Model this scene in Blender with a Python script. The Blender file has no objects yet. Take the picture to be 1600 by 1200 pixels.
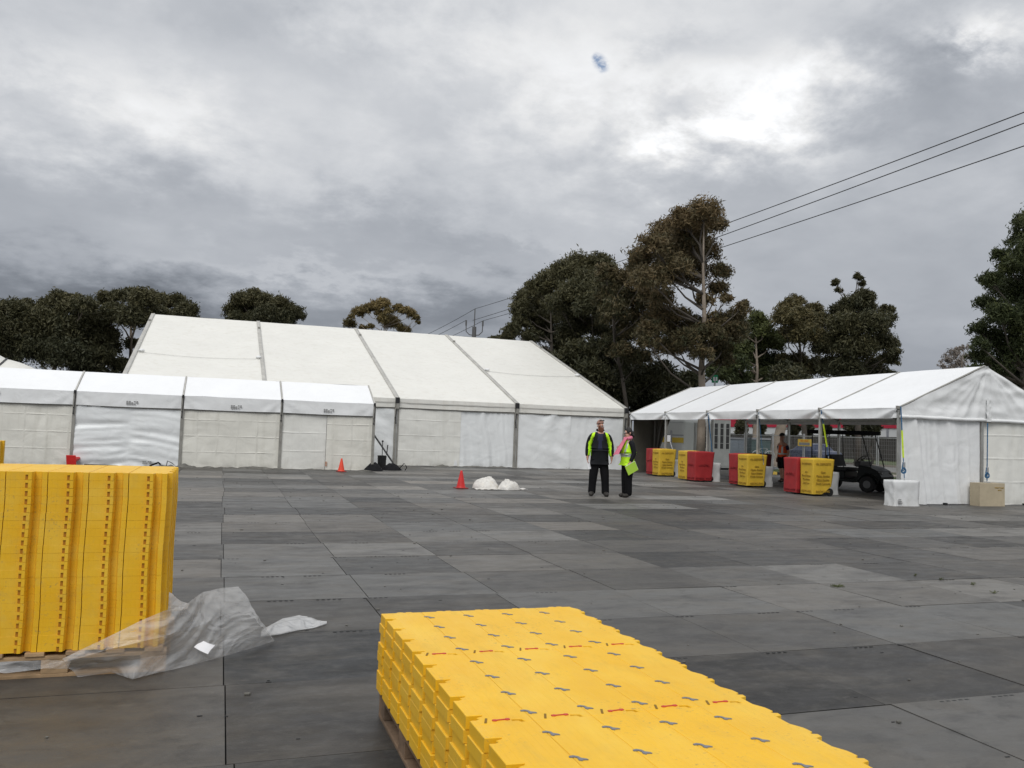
import bpy, bmesh, math, random
import numpy as np
from mathutils import Vector, Matrix, noise
random.seed(7); rng = np.random.default_rng(11)
D = bpy.data; SC = bpy.context.scene; COL = SC.collection
PI = math.pi

# ------------------------------------------------------------------ camera
FOC = 1311.37
YAW, PITCH, ROLL = 0.329987, 0.057310, 0.034425
CAMZ = 1.5
_f = Vector((math.sin(YAW)*math.cos(PITCH), math.cos(YAW)*math.cos(PITCH), math.sin(PITCH)))
_r = Vector((math.cos(YAW), -math.sin(YAW), 0)); _u = _r.cross(_f)
CR = math.cos(ROLL)*_r + math.sin(ROLL)*_u
CU = -math.sin(ROLL)*_r + math.cos(ROLL)*_u
CF = _f
cam = D.objects.new('camera', D.cameras.new('camera')); COL.objects.link(cam)
m = Matrix((CR, CU, -CF)).transposed().to_4x4(); m.translation = Vector((0, 0, CAMZ)); cam.matrix_world = m
cam.data.sensor_width = 36; cam.data.lens = FOC/1600*36; cam.data.clip_end = 3000; cam.data.clip_start = 0.05
SC.camera = cam

def ray(px, py): return (px-800)*CR - (py-600)*CU + FOC*CF
def at(px, py, axis, val):
    d = ray(px, py); o = Vector((0, 0, CAMZ)); return o + d*((val-o[axis])/d[axis])
def dep(px, py, d): return Vector((0, 0, CAMZ)) + ray(px, py)*(d/FOC)

# ------------------------------------------------------------------ node helpers
class NT:
    def __init__(s, tree): s.t = tree; s.n = tree.nodes; s.l = tree.links
    def node(s, typ, **kw):
        n = s.n.new(typ)
        for k, v in kw.items(): setattr(n, k, v)
        return n
    def put(s, sock, v):
        if hasattr(v, 'is_output'): s.l.new(v, sock)
        elif v is not None: sock.default_value = v
    def m(s, op, a, b=None, c=None, clamp=False):
        n = s.node('ShaderNodeMath', operation=op, use_clamp=clamp)
        for i, v in enumerate((a, b, c)):
            if v is not None: s.put(n.inputs[i], v)
        return n.outputs[0]
    def mix(s, f, a, b):
        n = s.node('ShaderNodeMix', data_type='RGBA'); s.put(n.inputs[0], f)
        for i, v in ((6, a), (7, b)):
            if isinstance(v, tuple) and len(v) == 3: v = (*v, 1)
            s.put(n.inputs[i], v)
        return n.outputs[2]
    def noise(s, vec, scale, detail=4, rough=.55, dist=0.0, dim='3D'):
        n = s.node('ShaderNodeTexNoise', noise_dimensions=dim)
        if vec is not None: s.put(n.inputs['Vector'], vec)
        n.inputs['Scale'].default_value = scale; n.inputs['Detail'].default_value = detail
        n.inputs['Roughness'].default_value = rough; n.inputs['Distortion'].default_value = dist
        return n.outputs[0]
    def ramp(s, f, lo, hi, a=0.0, b=1.0):
        n = s.node('ShaderNodeMapRange'); n.clamp = True
        s.put(n.inputs[0], f); n.inputs[1].default_value = lo; n.inputs[2].default_value = hi
        n.inputs[3].default_value = a; n.inputs[4].default_value = b
        return n.outputs[0]
    def scalev(s, vec, sc):
        n = s.node('ShaderNodeMapping'); s.put(n.inputs[0], vec); n.inputs['Scale'].default_value = sc; return n.outputs[0]

# ------------------------------------------------------------------ world
SUN_EL, SUN_AZ = math.radians(52), math.radians(-35)     # azimuth from +y towards +x
w = D.worlds.new('World'); SC.world = w; w.use_nodes = True
g = NT(w.node_tree); g.n.clear()
SKYGAIN = 1.0
co = g.node('ShaderNodeTexCoord').outputs['Generated']
sep = g.node('ShaderNodeSeparateXYZ'); g.put(sep.inputs[0], co)
dx, dy, dz = sep.outputs
zc = g.m('MAXIMUM', dz, 0.0); den = g.m('ADD', zc, 0.30)
cmb = g.node('ShaderNodeCombineXYZ'); g.put(cmb.inputs[0], g.m('DIVIDE', dx, den)); g.put(cmb.inputs[1], g.m('DIVIDE', dy, den))
P = cmb.outputs[0]
n1 = g.noise(P, 1.3, 5, .5, .25); n2 = g.noise(g.scalev(P, (1, 1.25, 1)), 2.8, 5, .48, .35); n3 = g.noise(P, 11, 4, .5, .2)
puff = g.noise(P, 4.6, 10, .60, .15); crisp = g.ramp(puff, .40, .62); fine = g.noise(P, 17, 8, .62, .1)
high = g.ramp(zc, .10, .34)
# azimuth / elevation, warped by the noise so that the banks have ragged edges
az = g.m('ARCTAN2', dx, dy); el = g.m('ARCSINE', dz)
azw = g.m('ADD', az, g.m('MULTIPLY', g.m('SUBTRACT', n2, .5), .30))
elw = g.m('ADD', el, g.m('MULTIPLY', g.m('SUBTRACT', n1, .5), .16))
elw = g.m('ADD', elw, g.m('MULTIPLY', g.m('SUBTRACT', puff, .5), .14)); azw = g.m('ADD', azw, g.m('MULTIPLY', g.m('SUBTRACT', fine, .5), .10)); elw = g.m('ADD', elw, g.m('MULTIPLY', g.m('SUBTRACT', fine, .5), .05))
base = g.m('ADD', .53, g.m('ADD', g.m('MULTIPLY', g.m('SUBTRACT', n1, .5), .22), g.m('ADD', g.m('MULTIPLY', g.m('SUBTRACT', n2, .5), .19), g.m('MULTIPLY', g.m('SUBTRACT', n3, .5), .06))))
base = g.m('ADD', base, g.m('MULTIPLY', g.m('MULTIPLY', g.m('SUBTRACT', crisp, .5), high), .08))
base = g.m('ADD', base, g.m('MULTIPLY', g.m('MULTIPLY', g.m('SUBTRACT', fine, .5), high), .08))
def azel(px, py):
    d = ray(px, py).normalized(); return math.atan2(d.x, d.y), math.asin(d.z)
def blob(px, py, rx, ry, amp, warp=True):
    a, e = azel(px, py); sa = rx/FOC/max(.3, math.cos(e)); se = ry/FOC
    A, E_ = (azw, elw) if warp else (az, el)
    u = g.m('DIVIDE', g.m('SUBTRACT', A, a), sa); v = g.m('DIVIDE', g.m('SUBTRACT', E_, e), se)
    r2 = g.m('ADD', g.m('MULTIPLY', u, u), g.m('MULTIPLY', v, v))
    return g.m('MULTIPLY', g.m('EXPONENT', g.m('MULTIPLY', r2, -1.0)), amp)
for b in [(1170, 180, 120, 60, .42), (1120, 245, 120, 50, .26), (1010, 150, 160, 80, .12), (1500, 75, 70, 32, .42), (800, 130, 220, 110, .15),
          (190, 150, 150, 80, .20), (560, 230, 330, 90, .05), (500, 420, 190, 16, .10), (800, 372, 120, 20, .07), (1450, 560, 260, 30, .03),
          (600, 365, 160, 40, -.08), (90, 300, 190, 40, -.06), (1400, 120, 200, 90, -.16), (1055, 90, 45, 40, -.14), (430, 50, 280, 70, -.10),
          (30, 440, 300, 55, -.13), (330, 490, 560, 42, -.17), (700, 480, 200, 30, -.07), (1450, 560, 300, 40, -.05), (560, 290, 500, 60, .05), (1450, 330, 260, 110, -.05), (1000, 300, 500, 60, -.02)]:
    q_ = blob(*b)
    if b[4] > .13: q_ = g.m('MULTIPLY', q_, g.m('ADD', .45, g.m('MULTIPLY', crisp, .75)))
    base = g.m('ADD', base, q_)
# an overcast sky is brighter overhead than at the horizon
lum = g.m('MULTIPLY', g.m('MAXIMUM', base, .11), g.m('DIVIDE', g.m('ADD', 1.0, g.m('MULTIPLY', zc, 2.2)), 1.55))
tint = g.mix(g.ramp(lum, .2, .8), (.86, .945, 1.09), (.99, 1.0, 1.015))
vm = g.node('ShaderNodeVectorMath', operation='SCALE'); g.put(vm.inputs[0], tint); g.put(vm.inputs['Scale'], g.m('MULTIPLY', lum, SKYGAIN))
cloud = g.node('ShaderNodeBackground'); g.put(cloud.inputs[0], vm.outputs[0]); cloud.inputs[1].default_value = 1
sky = g.node('ShaderNodeTexSky', sky_type='NISHITA'); sky.sun_disc = False
sky.sun_elevation = SUN_EL; sky.sun_rotation = SUN_AZ
skyb = g.node('ShaderNodeBackground'); g.put(skyb.inputs[0], sky.outputs[0]); skyb.inputs[1].default_value = .12
hole = g.m('ADD', g.m('ADD', blob(934, 94, 7, 8, 1.0, False), blob(930, 88, 5, 4, .5, False)), blob(942, 103, 8, 9, 1.0, False))
hole = g.m('MULTIPLY', hole, g.ramp(g.noise(P, 70, 4, .6, .3), .32, .60, .25, 1.35))
cover = g.m('SUBTRACT', 1.0, g.ramp(hole, .12, 1.3, 0, .85))
mx = g.node('ShaderNodeMixShader'); g.put(mx.inputs[0], cover); g.l.new(skyb.outputs[0], mx.inputs[1]); g.l.new(cloud.outputs[0], mx.inputs[2])
out = g.node('ShaderNodeOutputWorld'); g.l.new(mx.outputs[0], out.inputs[0])

sl = D.lights.new('sun', 'SUN'); sl.energy = 1.45; sl.angle = math.radians(28); sl.color = (1, .985, .96)
sun = D.objects.new('sun', sl); COL.objects.link(sun)
sd = Vector((math.sin(SUN_AZ)*math.cos(SUN_EL)*-1, -math.cos(SUN_AZ)*math.cos(SUN_EL)*-1, math.sin(SUN_EL)))
sd = Vector((-.32, -.58, .74)).normalized()              # light comes from high behind the camera's left
sky.sun_elevation = math.asin(sd.z); sky.sun_rotation = math.atan2(sd.x, sd.y)
sun.rotation_euler = sd.to_track_quat('Z', 'Y').to_euler()
SC.view_settings.view_transform = 'Standard'; SC.view_settings.look = 'None'
SC.view_settings.exposure = 0; SC.view_settings.gamma = 1; SC.view_settings.use_curve_mapping = False
SC.render.resolution_x = 1024; SC.render.resolution_y = 768

# ------------------------------------------------------------------ materials
def mat(name, col=(.5, .5, .5), rough=.6, metal=0.0, var=.12, vscale=4.0, bump=0.0, bscale=30.0, stain=None, coat=0, spec=.5, streak=None):
    mt = D.materials.new(name); mt.use_nodes = True; g = NT(mt.node_tree)
    b = g.n['Principled BSDF']; tc = g.node('ShaderNodeTexCoord').outputs['Object']
    n = g.noise(tc, vscale, 5, .6)
    lo = tuple(c*(1-var) for c in col); hi = tuple(min(1, c*(1+var*.7)) for c in col)
    c = g.mix(g.ramp(n, .3, .7), lo, hi)
    if stain:
        sc, amt, scol = stain
        n2 = g.noise(tc, sc, 6, .65, .4); c = g.mix(g.ramp(n2, .52, .72, 0, amt), c, scol)
    if streak:
        v = g.scalev(tc, streak[0]); n3 = g.noise(v, 1, 4, .6); c = g.mix(g.ramp(n3, .5, .75, 0, streak[1]), c, streak[2])
    g.put(b.inputs['Base Color'], c)
    g.put(b.inputs['Roughness'], g.ramp(n, .2, .8, max(.02, rough-.08), min(1, rough+.08)))
    b.inputs['Metallic'].default_value = metal; b.inputs['Specular IOR Level'].default_value = spec
    b.inputs['Coat Weight'].default_value = coat
    if bump:
        bp = g.node('ShaderNodeBump'); bp.inputs['Strength'].default_value = bump; bp.inputs['Distance'].default_value = .01
        g.put(bp.inputs['Height'], g.noise(tc, bscale, 4, .6)); g.l.new(bp.outputs[0], b.inputs['Normal'])
    return mt

def cloth(name, col, grid=None, dirt=.25, dirtcol=(.42, .40, .33), rough=.42, wr=.35):
    """coated fabric: faint weave tone, fold creases in a grid, wrinkles, dirt rising from the hem"""
    mt = D.materials.new(name); mt.use_nodes = True; g = NT(mt.node_tree); b = g.n['Principled BSDF']
    tc = g.node('ShaderNodeTexCoord').outputs['Object']
    sp = g.node('ShaderNodeSeparateXYZ'); g.put(sp.inputs[0], tc)
    n = g.noise(tc, .7, 5, .6, .3); c = g.mix(g.ramp(n, .3, .7), tuple(x*.93 for x in col), col)
    st = g.noise(g.scalev(tc, (3, 3, .35)), 1.3, 5, .65, .3); c = g.mix(g.ramp(st, .5, .78, 0, dirt), c, dirtcol)
    fl = g.noise(tc, 5, 6, .7); hem = g.m('MULTIPLY', g.ramp(sp.outputs[2], 0, .35, 1, 0), g.ramp(fl, .35, .7))
    c = g.mix(g.m('MULTIPLY', hem, .45*dirt/.25), c, dirtcol)
    h = g.m('MULTIPLY', g.noise(tc, 1.5, 3, .45, 1.2), wr)
    h = g.m('ADD', h, g.m('MULTIPLY', g.noise(tc, 6, 3, .45, .8), wr*.16))
    if grid:
        gx, gz = grid
        def line(s, pitch, wd):
            fr = g.m('FRACT', g.m('DIVIDE', s, pitch)); d = g.m('ABSOLUTE', g.m('SUBTRACT', fr, .5))
            return g.ramp(d, .5-wd, .5, 0, 1)
        wob = g.m('MULTIPLY', g.m('SUBTRACT', g.noise(tc, .9, 3, .5), .5), .14)
        lx = line(g.m('ADD', g.m('ADD', sp.outputs[0], sp.outputs[1]), wob), gx, .07); lz = line(g.m('ADD', sp.outputs[2], g.m('MULTIPLY', wob, .4)), gz, .06)
        both = g.m('MULTIPLY', g.m('MAXIMUM', g.m('MULTIPLY', lx, .8), lz), g.ramp(g.noise(tc, 1.6, 4, .6), .35, .65, .15, 1))
        h = g.m('ADD', h, g.m('MULTIPLY', both, .16)); c = g.mix(g.m('MULTIPLY', both, .15 if gx < 2 else .07), c, tuple(x*.62 for x in dirtcol))
    g.put(b.inputs['Base Color'], c); b.inputs['Roughness'].default_value = rough
    bp = g.node('ShaderNodeBump'); bp.inputs['Strength'].default_value = .8; bp.inputs['Distance'].default_value = .09
    g.put(bp.inputs['Height'], h); g.l.new(bp.outputs[0], b.inputs['Normal'])
    return mt

M = {}
M['white'] = cloth('white_vinyl', (.82, .83, .83), dirt=.10)
M['roofwhite'] = cloth('roof_vinyl', (.85, .86, .87), dirt=.06, wr=.16)
M['rooftent'] = cloth('weathered_roof_vinyl', (.75, .74, .69), dirt=.4, dirtcol=(.53, .49, .41), wr=.22)
M['cream'] = cloth('aged_cream_vinyl', (.77, .755, .685), grid=(.62, .52), dirt=.30)
M['cream2'] = cloth('aged_pale_vinyl', (.80, .795, .745), grid=(2.6, .62), dirt=.25, wr=.25)
M['bluewhite'] = cloth('clean_white_vinyl', (.83, .85, .85), dirt=.08)
M['shadedcloth'] = cloth('shaded_drape', (.085, .078, .06), dirt=.2, dirtcol=(.05, .045, .04))  # shade of the marquee's far end is painted into this cloth colour
M['alu'] = mat('aluminium', (.46, .46, .44), .42, .6, .2, 2.5, stain=(6, .5, (.2, .19, .16)))
M['greystrip'] = mat('grey_keder_strip', (.44, .43, .40), .6, 0, .2, 2, stain=(3, .4, (.25, .24, .2)))
M['leg'] = mat('grey_leg', (.33, .32, .29), .5, .3, .2, 4, stain=(5, .5, (.16, .15, .12)))
M['black'] = mat('black_plastic', (.016, .016, .017), .5, 0, .2, 8)
M['blackfab'] = mat('black_fabric', (.013, .013, .015), .9, 0, .35, 14, bump=.6, bscale=25, spec=.18)
M['tarp'] = mat('dirty_grey_hem', (.14, .135, .12), .8, 0, .4, 6, bump=.6)
M['greyprint'] = mat('grey_print', (.25, .25, .25), .7)
M['darkprint'] = mat('dark_print', (.40, .25, .028), .7)
M['redprint'] = mat('dark_red_print', (.235, .014, .017), .7)
M['wood'] = mat('pallet_wood', (.40, .27, .15), .85, 0, .3, 9, bump=.4, bscale=40, stain=(3, .5, (.18, .13, .09)), streak=((2, 30, 30), .5, (.22, .15, .09)))
M['oldwood'] = mat('old_pallet_wood', (.20, .13, .08), .9, 0, .35, 9, bump=.5, bscale=40, stain=(3, .6, (.09, .065, .045)), streak=((30, 2, 30), .5, (.1, .07, .05)))
M['binyellow'] = mat('yellow_fabric', (.66, .43, .035), .7, 0, .12, 3, bump=.5, bscale=8)
M['binred'] = mat('red_fabric', (.36, .022, .025), .7, 0, .15, 3, bump=.5, bscale=8)
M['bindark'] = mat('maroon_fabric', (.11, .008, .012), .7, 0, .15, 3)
M['weight'] = cloth('weight_cover', (.72, .73, .73), dirt=.15, wr=.5)
M['tan'] = mat('tan_concrete', (.47, .40, .28), .85, 0, .1, 3, bump=.3, stain=(5, .3, (.3, .25, .18)))
M['blue'] = mat('blue_strap', (.03, .11, .22), .8, 0, .2, 8)
M['lime'] = mat('lime_strap', (.55, .72, .03), .8, 0, .15, 8)
M['cone'] = mat('red_orange_plastic', (.62, .022, .02), .45, 0, .15, 8)
M['conefar'] = mat('orange_plastic', (.80, .07, .03), .45, 0, .1, 8)
M['bag'] = mat('milky_bag', (.66, .64, .60), .35, 0, .18, 9, bump=.7, bscale=22, stain=(5, .5, (.5, .42, .3)))
M['grass'] = mat('grass_ground', (.055, .075, .025), .95, 0, .4, 2, bump=.5, stain=(1.5, .5, (.12, .10, .055)))
M['asphalt'] = mat('asphalt', (.06, .06, .058), .9, 0, .25, 1, bump=.4, bscale=60)
M['road'] = mat('road', (.18, .178, .17), .85, 0, .15, .5)
M['path'] = mat('footpath', (.33, .29, .25), .9, 0, .15, 1.5)
M['galv'] = mat('galvanised', (.52, .53, .54), .4, .7, .15, 6)
M['cabinet'] = mat('cabinet_grey', (.27, .28, .27), .6, 0, .15, 3)
M['slot'] = mat('dark_slot', (.02, .021, .022), .7)
M['bluegrey'] = mat('blue_grey_door', (.20, .23, .27), .6, 0, .12, 2)
M['teal'] = mat('teal_panel', (.05, .085, .085), .6, 0, .15, 2)
M['cabin'] = mat('cabin_white', (.47, .48, .46), .6, 0, .06, 1)
M['cabinstripe'] = mat('cabin_yellow', (.52, .37, .05), .6, 0, .1, 2)
M['cabingrey'] = mat('cabin_grey_line', (.25, .26, .28), .6)
M['factory'] = mat('factory_white', (.62, .63, .62), .7, 0, .05, .4)
M['factred'] = mat('factory_red', (.45, .012, .04), .6, 0, .08, .4)
M['brick'] = mat('dark_wall', (.045, .04, .036), .9, 0, .3, .8)
M['signy'] = mat('sign_yellow', (.72, .50, .09), .6, 0, .05)
M['signo'] = mat('sign_orange', (.65, .16, .02), .6, 0, .05)
M['green'] = mat('sign_green', (.0, .28, .12), .5, 0, .05)
M['skin'] = mat('skin', (.52, .27, .19), .55, 0, .12, 14)
M['skin2'] = mat('paler_skin', (.58, .33, .24), .55, 0, .1, 14)
M['hair'] = mat('dark_hair', (.012, .009, .008), .6, 0, .3, 40, bump=.5, bscale=120)
M['beard'] = mat('ginger_beard', (.16, .055, .025), .85, 0, .3, 60, bump=.6, bscale=120)
M['stubble'] = mat('shaved_hair', (.36, .20, .155), .8, 0, .2, 30)
M['jacket'] = mat('black_jacket', (.010, .011, .013), .75, 0, .3, 5, bump=.8, bscale=7, spec=.18)
M['navy'] = mat('navy_shirt', (.012, .014, .045), .85, 0, .2, 5)
M['trouser'] = mat('black_trousers', (.007, .007, .008), .9, 0, .3, 5, bump=.8, bscale=8, spec=.18)
M['hivis'] = mat('hi_vis_yellow', (.56, .98, .015), .7, 0, .1, 5, bump=.5, bscale=9)
M['hivor'] = mat('hi_vis_orange', (.85, .11, .02), .7, 0, .1, 5)
M['silver'] = mat('reflective_tape', (.50, .54, .50), .35, .3, .1, 10)
M['pink'] = mat('pink_scarf', (.70, .20, .29), .85, 0, .2, 8, bump=.8, bscale=14)
M['folder'] = mat('lime_folder', (.42, .66, .06), .55, 0, .05)
M['paper'] = mat('paper', (.80, .80, .82), .7, 0, .04)
M['boot'] = mat('dark_boot', (.03, .026, .022), .7, 0, .2, 12)
M['bark'] = mat('pale_gum_bark', (.30, .25, .20), .9, 0, .35, 1.2, bump=.5, stain=(1.5, .7, (.14, .105, .08)))
M['bark2'] = mat('dark_bark', (.10, .085, .07), .9, 0, .35, 1.2, bump=.5)
M['pole'] = mat('pole_grey', (.11, .11, .11), .7)
M['wire'] = mat('wire', (.03, .03, .032), .6)
M['rubber'] = mat('tyre_rubber', (.012, .012, .012), .85)
M['rim'] = mat('rim', (.13, .13, .13), .5, .2)
M['cartbody'] = mat('dark_cart_body', (.006, .008, .007), .4, 0, .2, 5, spec=.18)
M['cartseat'] = mat('cart_seat', (.010, .010, .010), .7)
M['carblue'] = mat('car_blue', (.07, .085, .14), .3, .3)
M['carred'] = mat('car_dark_red', (.14, .035, .02), .35, .2)
M['glass'] = mat('car_glass', (.02, .022, .025), .1)
M['foliage_hedge'] = mat('hedge', (.03, .038, .016), .9, 0, .4, 2)

def leafmat(name, a, b, trans=.15):
    mt = D.materials.new(name); mt.use_nodes = True; g = NT(mt.node_tree); bs = g.n['Principled BSDF']
    at_ = g.node('ShaderNodeAttribute', attribute_name='tone')
    c = g.mix(at_.outputs['Fac'], a, b)
    g.put(bs.inputs['Base Color'], c); bs.inputs['Roughness'].default_value = .6; bs.inputs['Specular IOR Level'].default_value = .3
    tr = g.node('ShaderNodeBsdfTranslucent'); g.put(tr.inputs[0], c)
    mx = g.node('ShaderNodeMixShader'); mx.inputs[0].default_value = trans
    g.l.new(bs.outputs[0], mx.inputs[1]); g.l.new(tr.outputs[0], mx.inputs[2])
    g.l.new(mx.outputs[0], g.n['Material Output'].inputs[0]); return mt
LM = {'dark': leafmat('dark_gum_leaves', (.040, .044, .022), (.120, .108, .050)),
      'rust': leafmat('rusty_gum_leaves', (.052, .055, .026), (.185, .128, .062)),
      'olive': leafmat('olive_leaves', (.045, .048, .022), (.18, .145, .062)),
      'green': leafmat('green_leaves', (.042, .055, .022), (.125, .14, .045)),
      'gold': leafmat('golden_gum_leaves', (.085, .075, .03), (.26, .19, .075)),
      'pinkish': leafmat('bare_twig_leaves', (.16, .14, .12), (.30, .26, .23))}

# yellow moulded plastic with scuffs
def yellow_mat():
    mt = D.materials.new('yellow_moulded_plastic'); mt.use_nodes = True; g = NT(mt.node_tree); b = g.n['Principled BSDF']
    geo = g.node('ShaderNodeNewGeometry').outputs['Position']
    oi = g.node('ShaderNodeObjectInfo')
    c = g.mix(g.ramp(g.noise(geo, 3.5, 5, .6), .3, .7), (.80, .44, .010), (.87, .51, .018))
    c = g.mix(g.ramp(oi.outputs['Random'], 0, 1, 0, .22), c, (.74, .47, .05))
    d = g.noise(g.scalev(geo, (9, 3, 9)), 1, 7, .72, .3); c = g.mix(g.ramp(d, .52, .78, 0, .45), c, (.52, .36, .09)); d3 = g.noise(g.scalev(geo, (4, 1.2, 4)), 1.3, 5, .6); c = g.mix(g.ramp(d3, .45, .7, 0, .35), c, (.88, .62, .10))
    s = g.noise(geo, 55, 4, .7); s2 = g.noise(geo, 3.2, 3, .6)
    c = g.mix(g.m('MULTIPLY', g.ramp(s, .58, .70, 0, .7), g.ramp(s2, .48, .62)), c, (.30, .22, .10))
    g.put(b.inputs['Base Color'], c); g.put(b.inputs['Roughness'], g.ramp(d, .3, .8, .40, .62))
    b.inputs['Specular IOR Level'].default_value = .4
    bp = g.node('ShaderNodeBump'); bp.inputs['Strength'].default_value = .25; bp.inputs['Distance'].default_value = .003
    sx = g.node('ShaderNodeSeparateXYZ'); g.put(sx.inputs[0], geo); fr = g.m('ABSOLUTE', g.m('SUBTRACT', g.m('FRACT', g.m('DIVIDE', sx.outputs[0], .0269)), .5))
    g.put(bp.inputs['Height'], g.m('ADD', g.noise(geo, 160, 3, .6), g.m('MULTIPLY', g.ramp(fr, .40, .5), -.9))); g.l.new(bp.outputs[0], b.inputs['Normal'])
    return mt
M['yellow'] = yellow_mat()
M['clipgrey'] = mat('grey_clip', (.17, .18, .21), .5); M['clipred'] = mat('red_clip', (.55, .05, .03), .5)
M['slotdark'] = mat('yellow_slot', (.22, .12, .01), .8)

def floor_mat():
    mt = D.materials.new('grey_floor_tile'); mt.use_nodes = True; g = NT(mt.node_tree); b = g.n['Principled BSDF']
    geo = g.node('ShaderNodeNewGeometry').outputs['Position']
    tone = g.node('ShaderNodeAttribute', attribute_name='tone').outputs['Fac']
    warm = g.node('ShaderNodeAttribute', attribute_name='warm').outputs['Fac']
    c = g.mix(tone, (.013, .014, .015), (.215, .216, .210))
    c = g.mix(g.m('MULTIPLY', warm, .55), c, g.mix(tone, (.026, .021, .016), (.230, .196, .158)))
    n = g.noise(g.scalev(geo, (.7, 1.6, 1)), 1.5, 8, .7, .6)
    c = g.mix(g.ramp(n, .45, .75, 0, .55), c, (.120, .105, .084))
    n = g.noise(g.scalev(geo, (1.2, 2.4, 1)), 1.1, 7, .65, .5)
    c = g.mix(g.ramp(n, .48, .72, 0, .6), c, (.020, .020, .022))
    n = g.noise(g.scalev(geo, (6, 16, 1)), 1, 5, .7, .3); c = g.mix(g.ramp(n, .6, .8, 0, .30), c, (.20, .19, .17))
    n = g.noise(geo, 9, 6, .7, .3); c = g.mix(g.ramp(n, .50, .70, 0, .35), c, (.105, .10, .09)); n = g.noise(geo, 5, 7, .72, .5); c = g.mix(g.ramp(n, .54, .72, 0, .5), c, (.022, .021, .021))
    n = g.noise(geo, 46, 3, .6); c = g.mix(g.ramp(n, .66, .76, 0, .30), c, (.03, .03, .03))
    n = g.noise(geo, 26, 2, .5); c = g.mix(g.ramp(n, .74, .79, 0, .35), c, (.24, .23, .21))
    g.put(b.inputs['Base Color'], c)
    r = g.noise(g.scalev(geo, (1, 2, 1)), 2.5, 6, .65); g.put(b.inputs['Roughness'], g.m('ADD', g.ramp(r, .3, .7, .36, .60), g.m('MULTIPLY', tone, .12)))
    b.inputs['Specular IOR Level'].default_value = .33
    bp = g.node('ShaderNodeBump'); bp.inputs['Strength'].default_value = .35; bp.inputs['Distance'].default_value = .004
    g.put(bp.inputs['Height'], g.noise(geo, 70, 5, .65)); g.l.new(bp.outputs[0], b.inputs['Normal'])
    return mt
M['tile'] = floor_mat()

def film_mat(name, op):
    mt = D.materials.new(name); mt.use_nodes = True; g = NT(mt.node_tree); b = g.n['Principled BSDF']
    geo = g.node('ShaderNodeNewGeometry').outputs['Position']
    n = g.noise(g.scalev(geo, (3, 3, 7)), 1.2, 4, .5, 1.6)
    b.inputs['Base Color'].default_value = (.82, .83, .84, 1); b.inputs['Roughness'].default_value = .16
    bp = g.node('ShaderNodeBump'); bp.inputs['Strength'].default_value = .9; bp.inputs['Distance'].default_value = .03
    g.put(bp.inputs['Height'], g.noise(g.scalev(geo, (2, 6, 7)), 1.2, 3, .45, 2.2)); g.l.new(bp.outputs[0], b.inputs['Normal'])
    tl = g.node('ShaderNodeBsdfTranslucent'); tl.inputs[0].default_value = (.7, .7, .7, 1)
    ad = g.node('ShaderNodeMixShader'); ad.inputs[0].default_value = .35; g.l.new(b.outputs[0], ad.inputs[1]); g.l.new(tl.outputs[0], ad.inputs[2])
    tp = g.node('ShaderNodeBsdfTransparent'); mx = g.node('ShaderNodeMixShader')
    fr = g.node('ShaderNodeLayerWeight'); fr.inputs[0].default_value = .35
    o = g.m('ADD', g.ramp(n, .3, .7, op-.14, op+.16), g.m('MULTIPLY', fr.outputs['Facing'], .22), clamp=True)
    g.put(mx.inputs[0], o); g.l.new(tp.outputs[0], mx.inputs[1]); g.l.new(ad.outputs[0], mx.inputs[2])
    g.l.new(mx.outputs[0], g.n['Material Output'].inputs[0]); return mt
M['film'] = film_mat('clear_plastic_film', .36); M['film2'] = film_mat('milky_plastic_film', .72)

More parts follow.
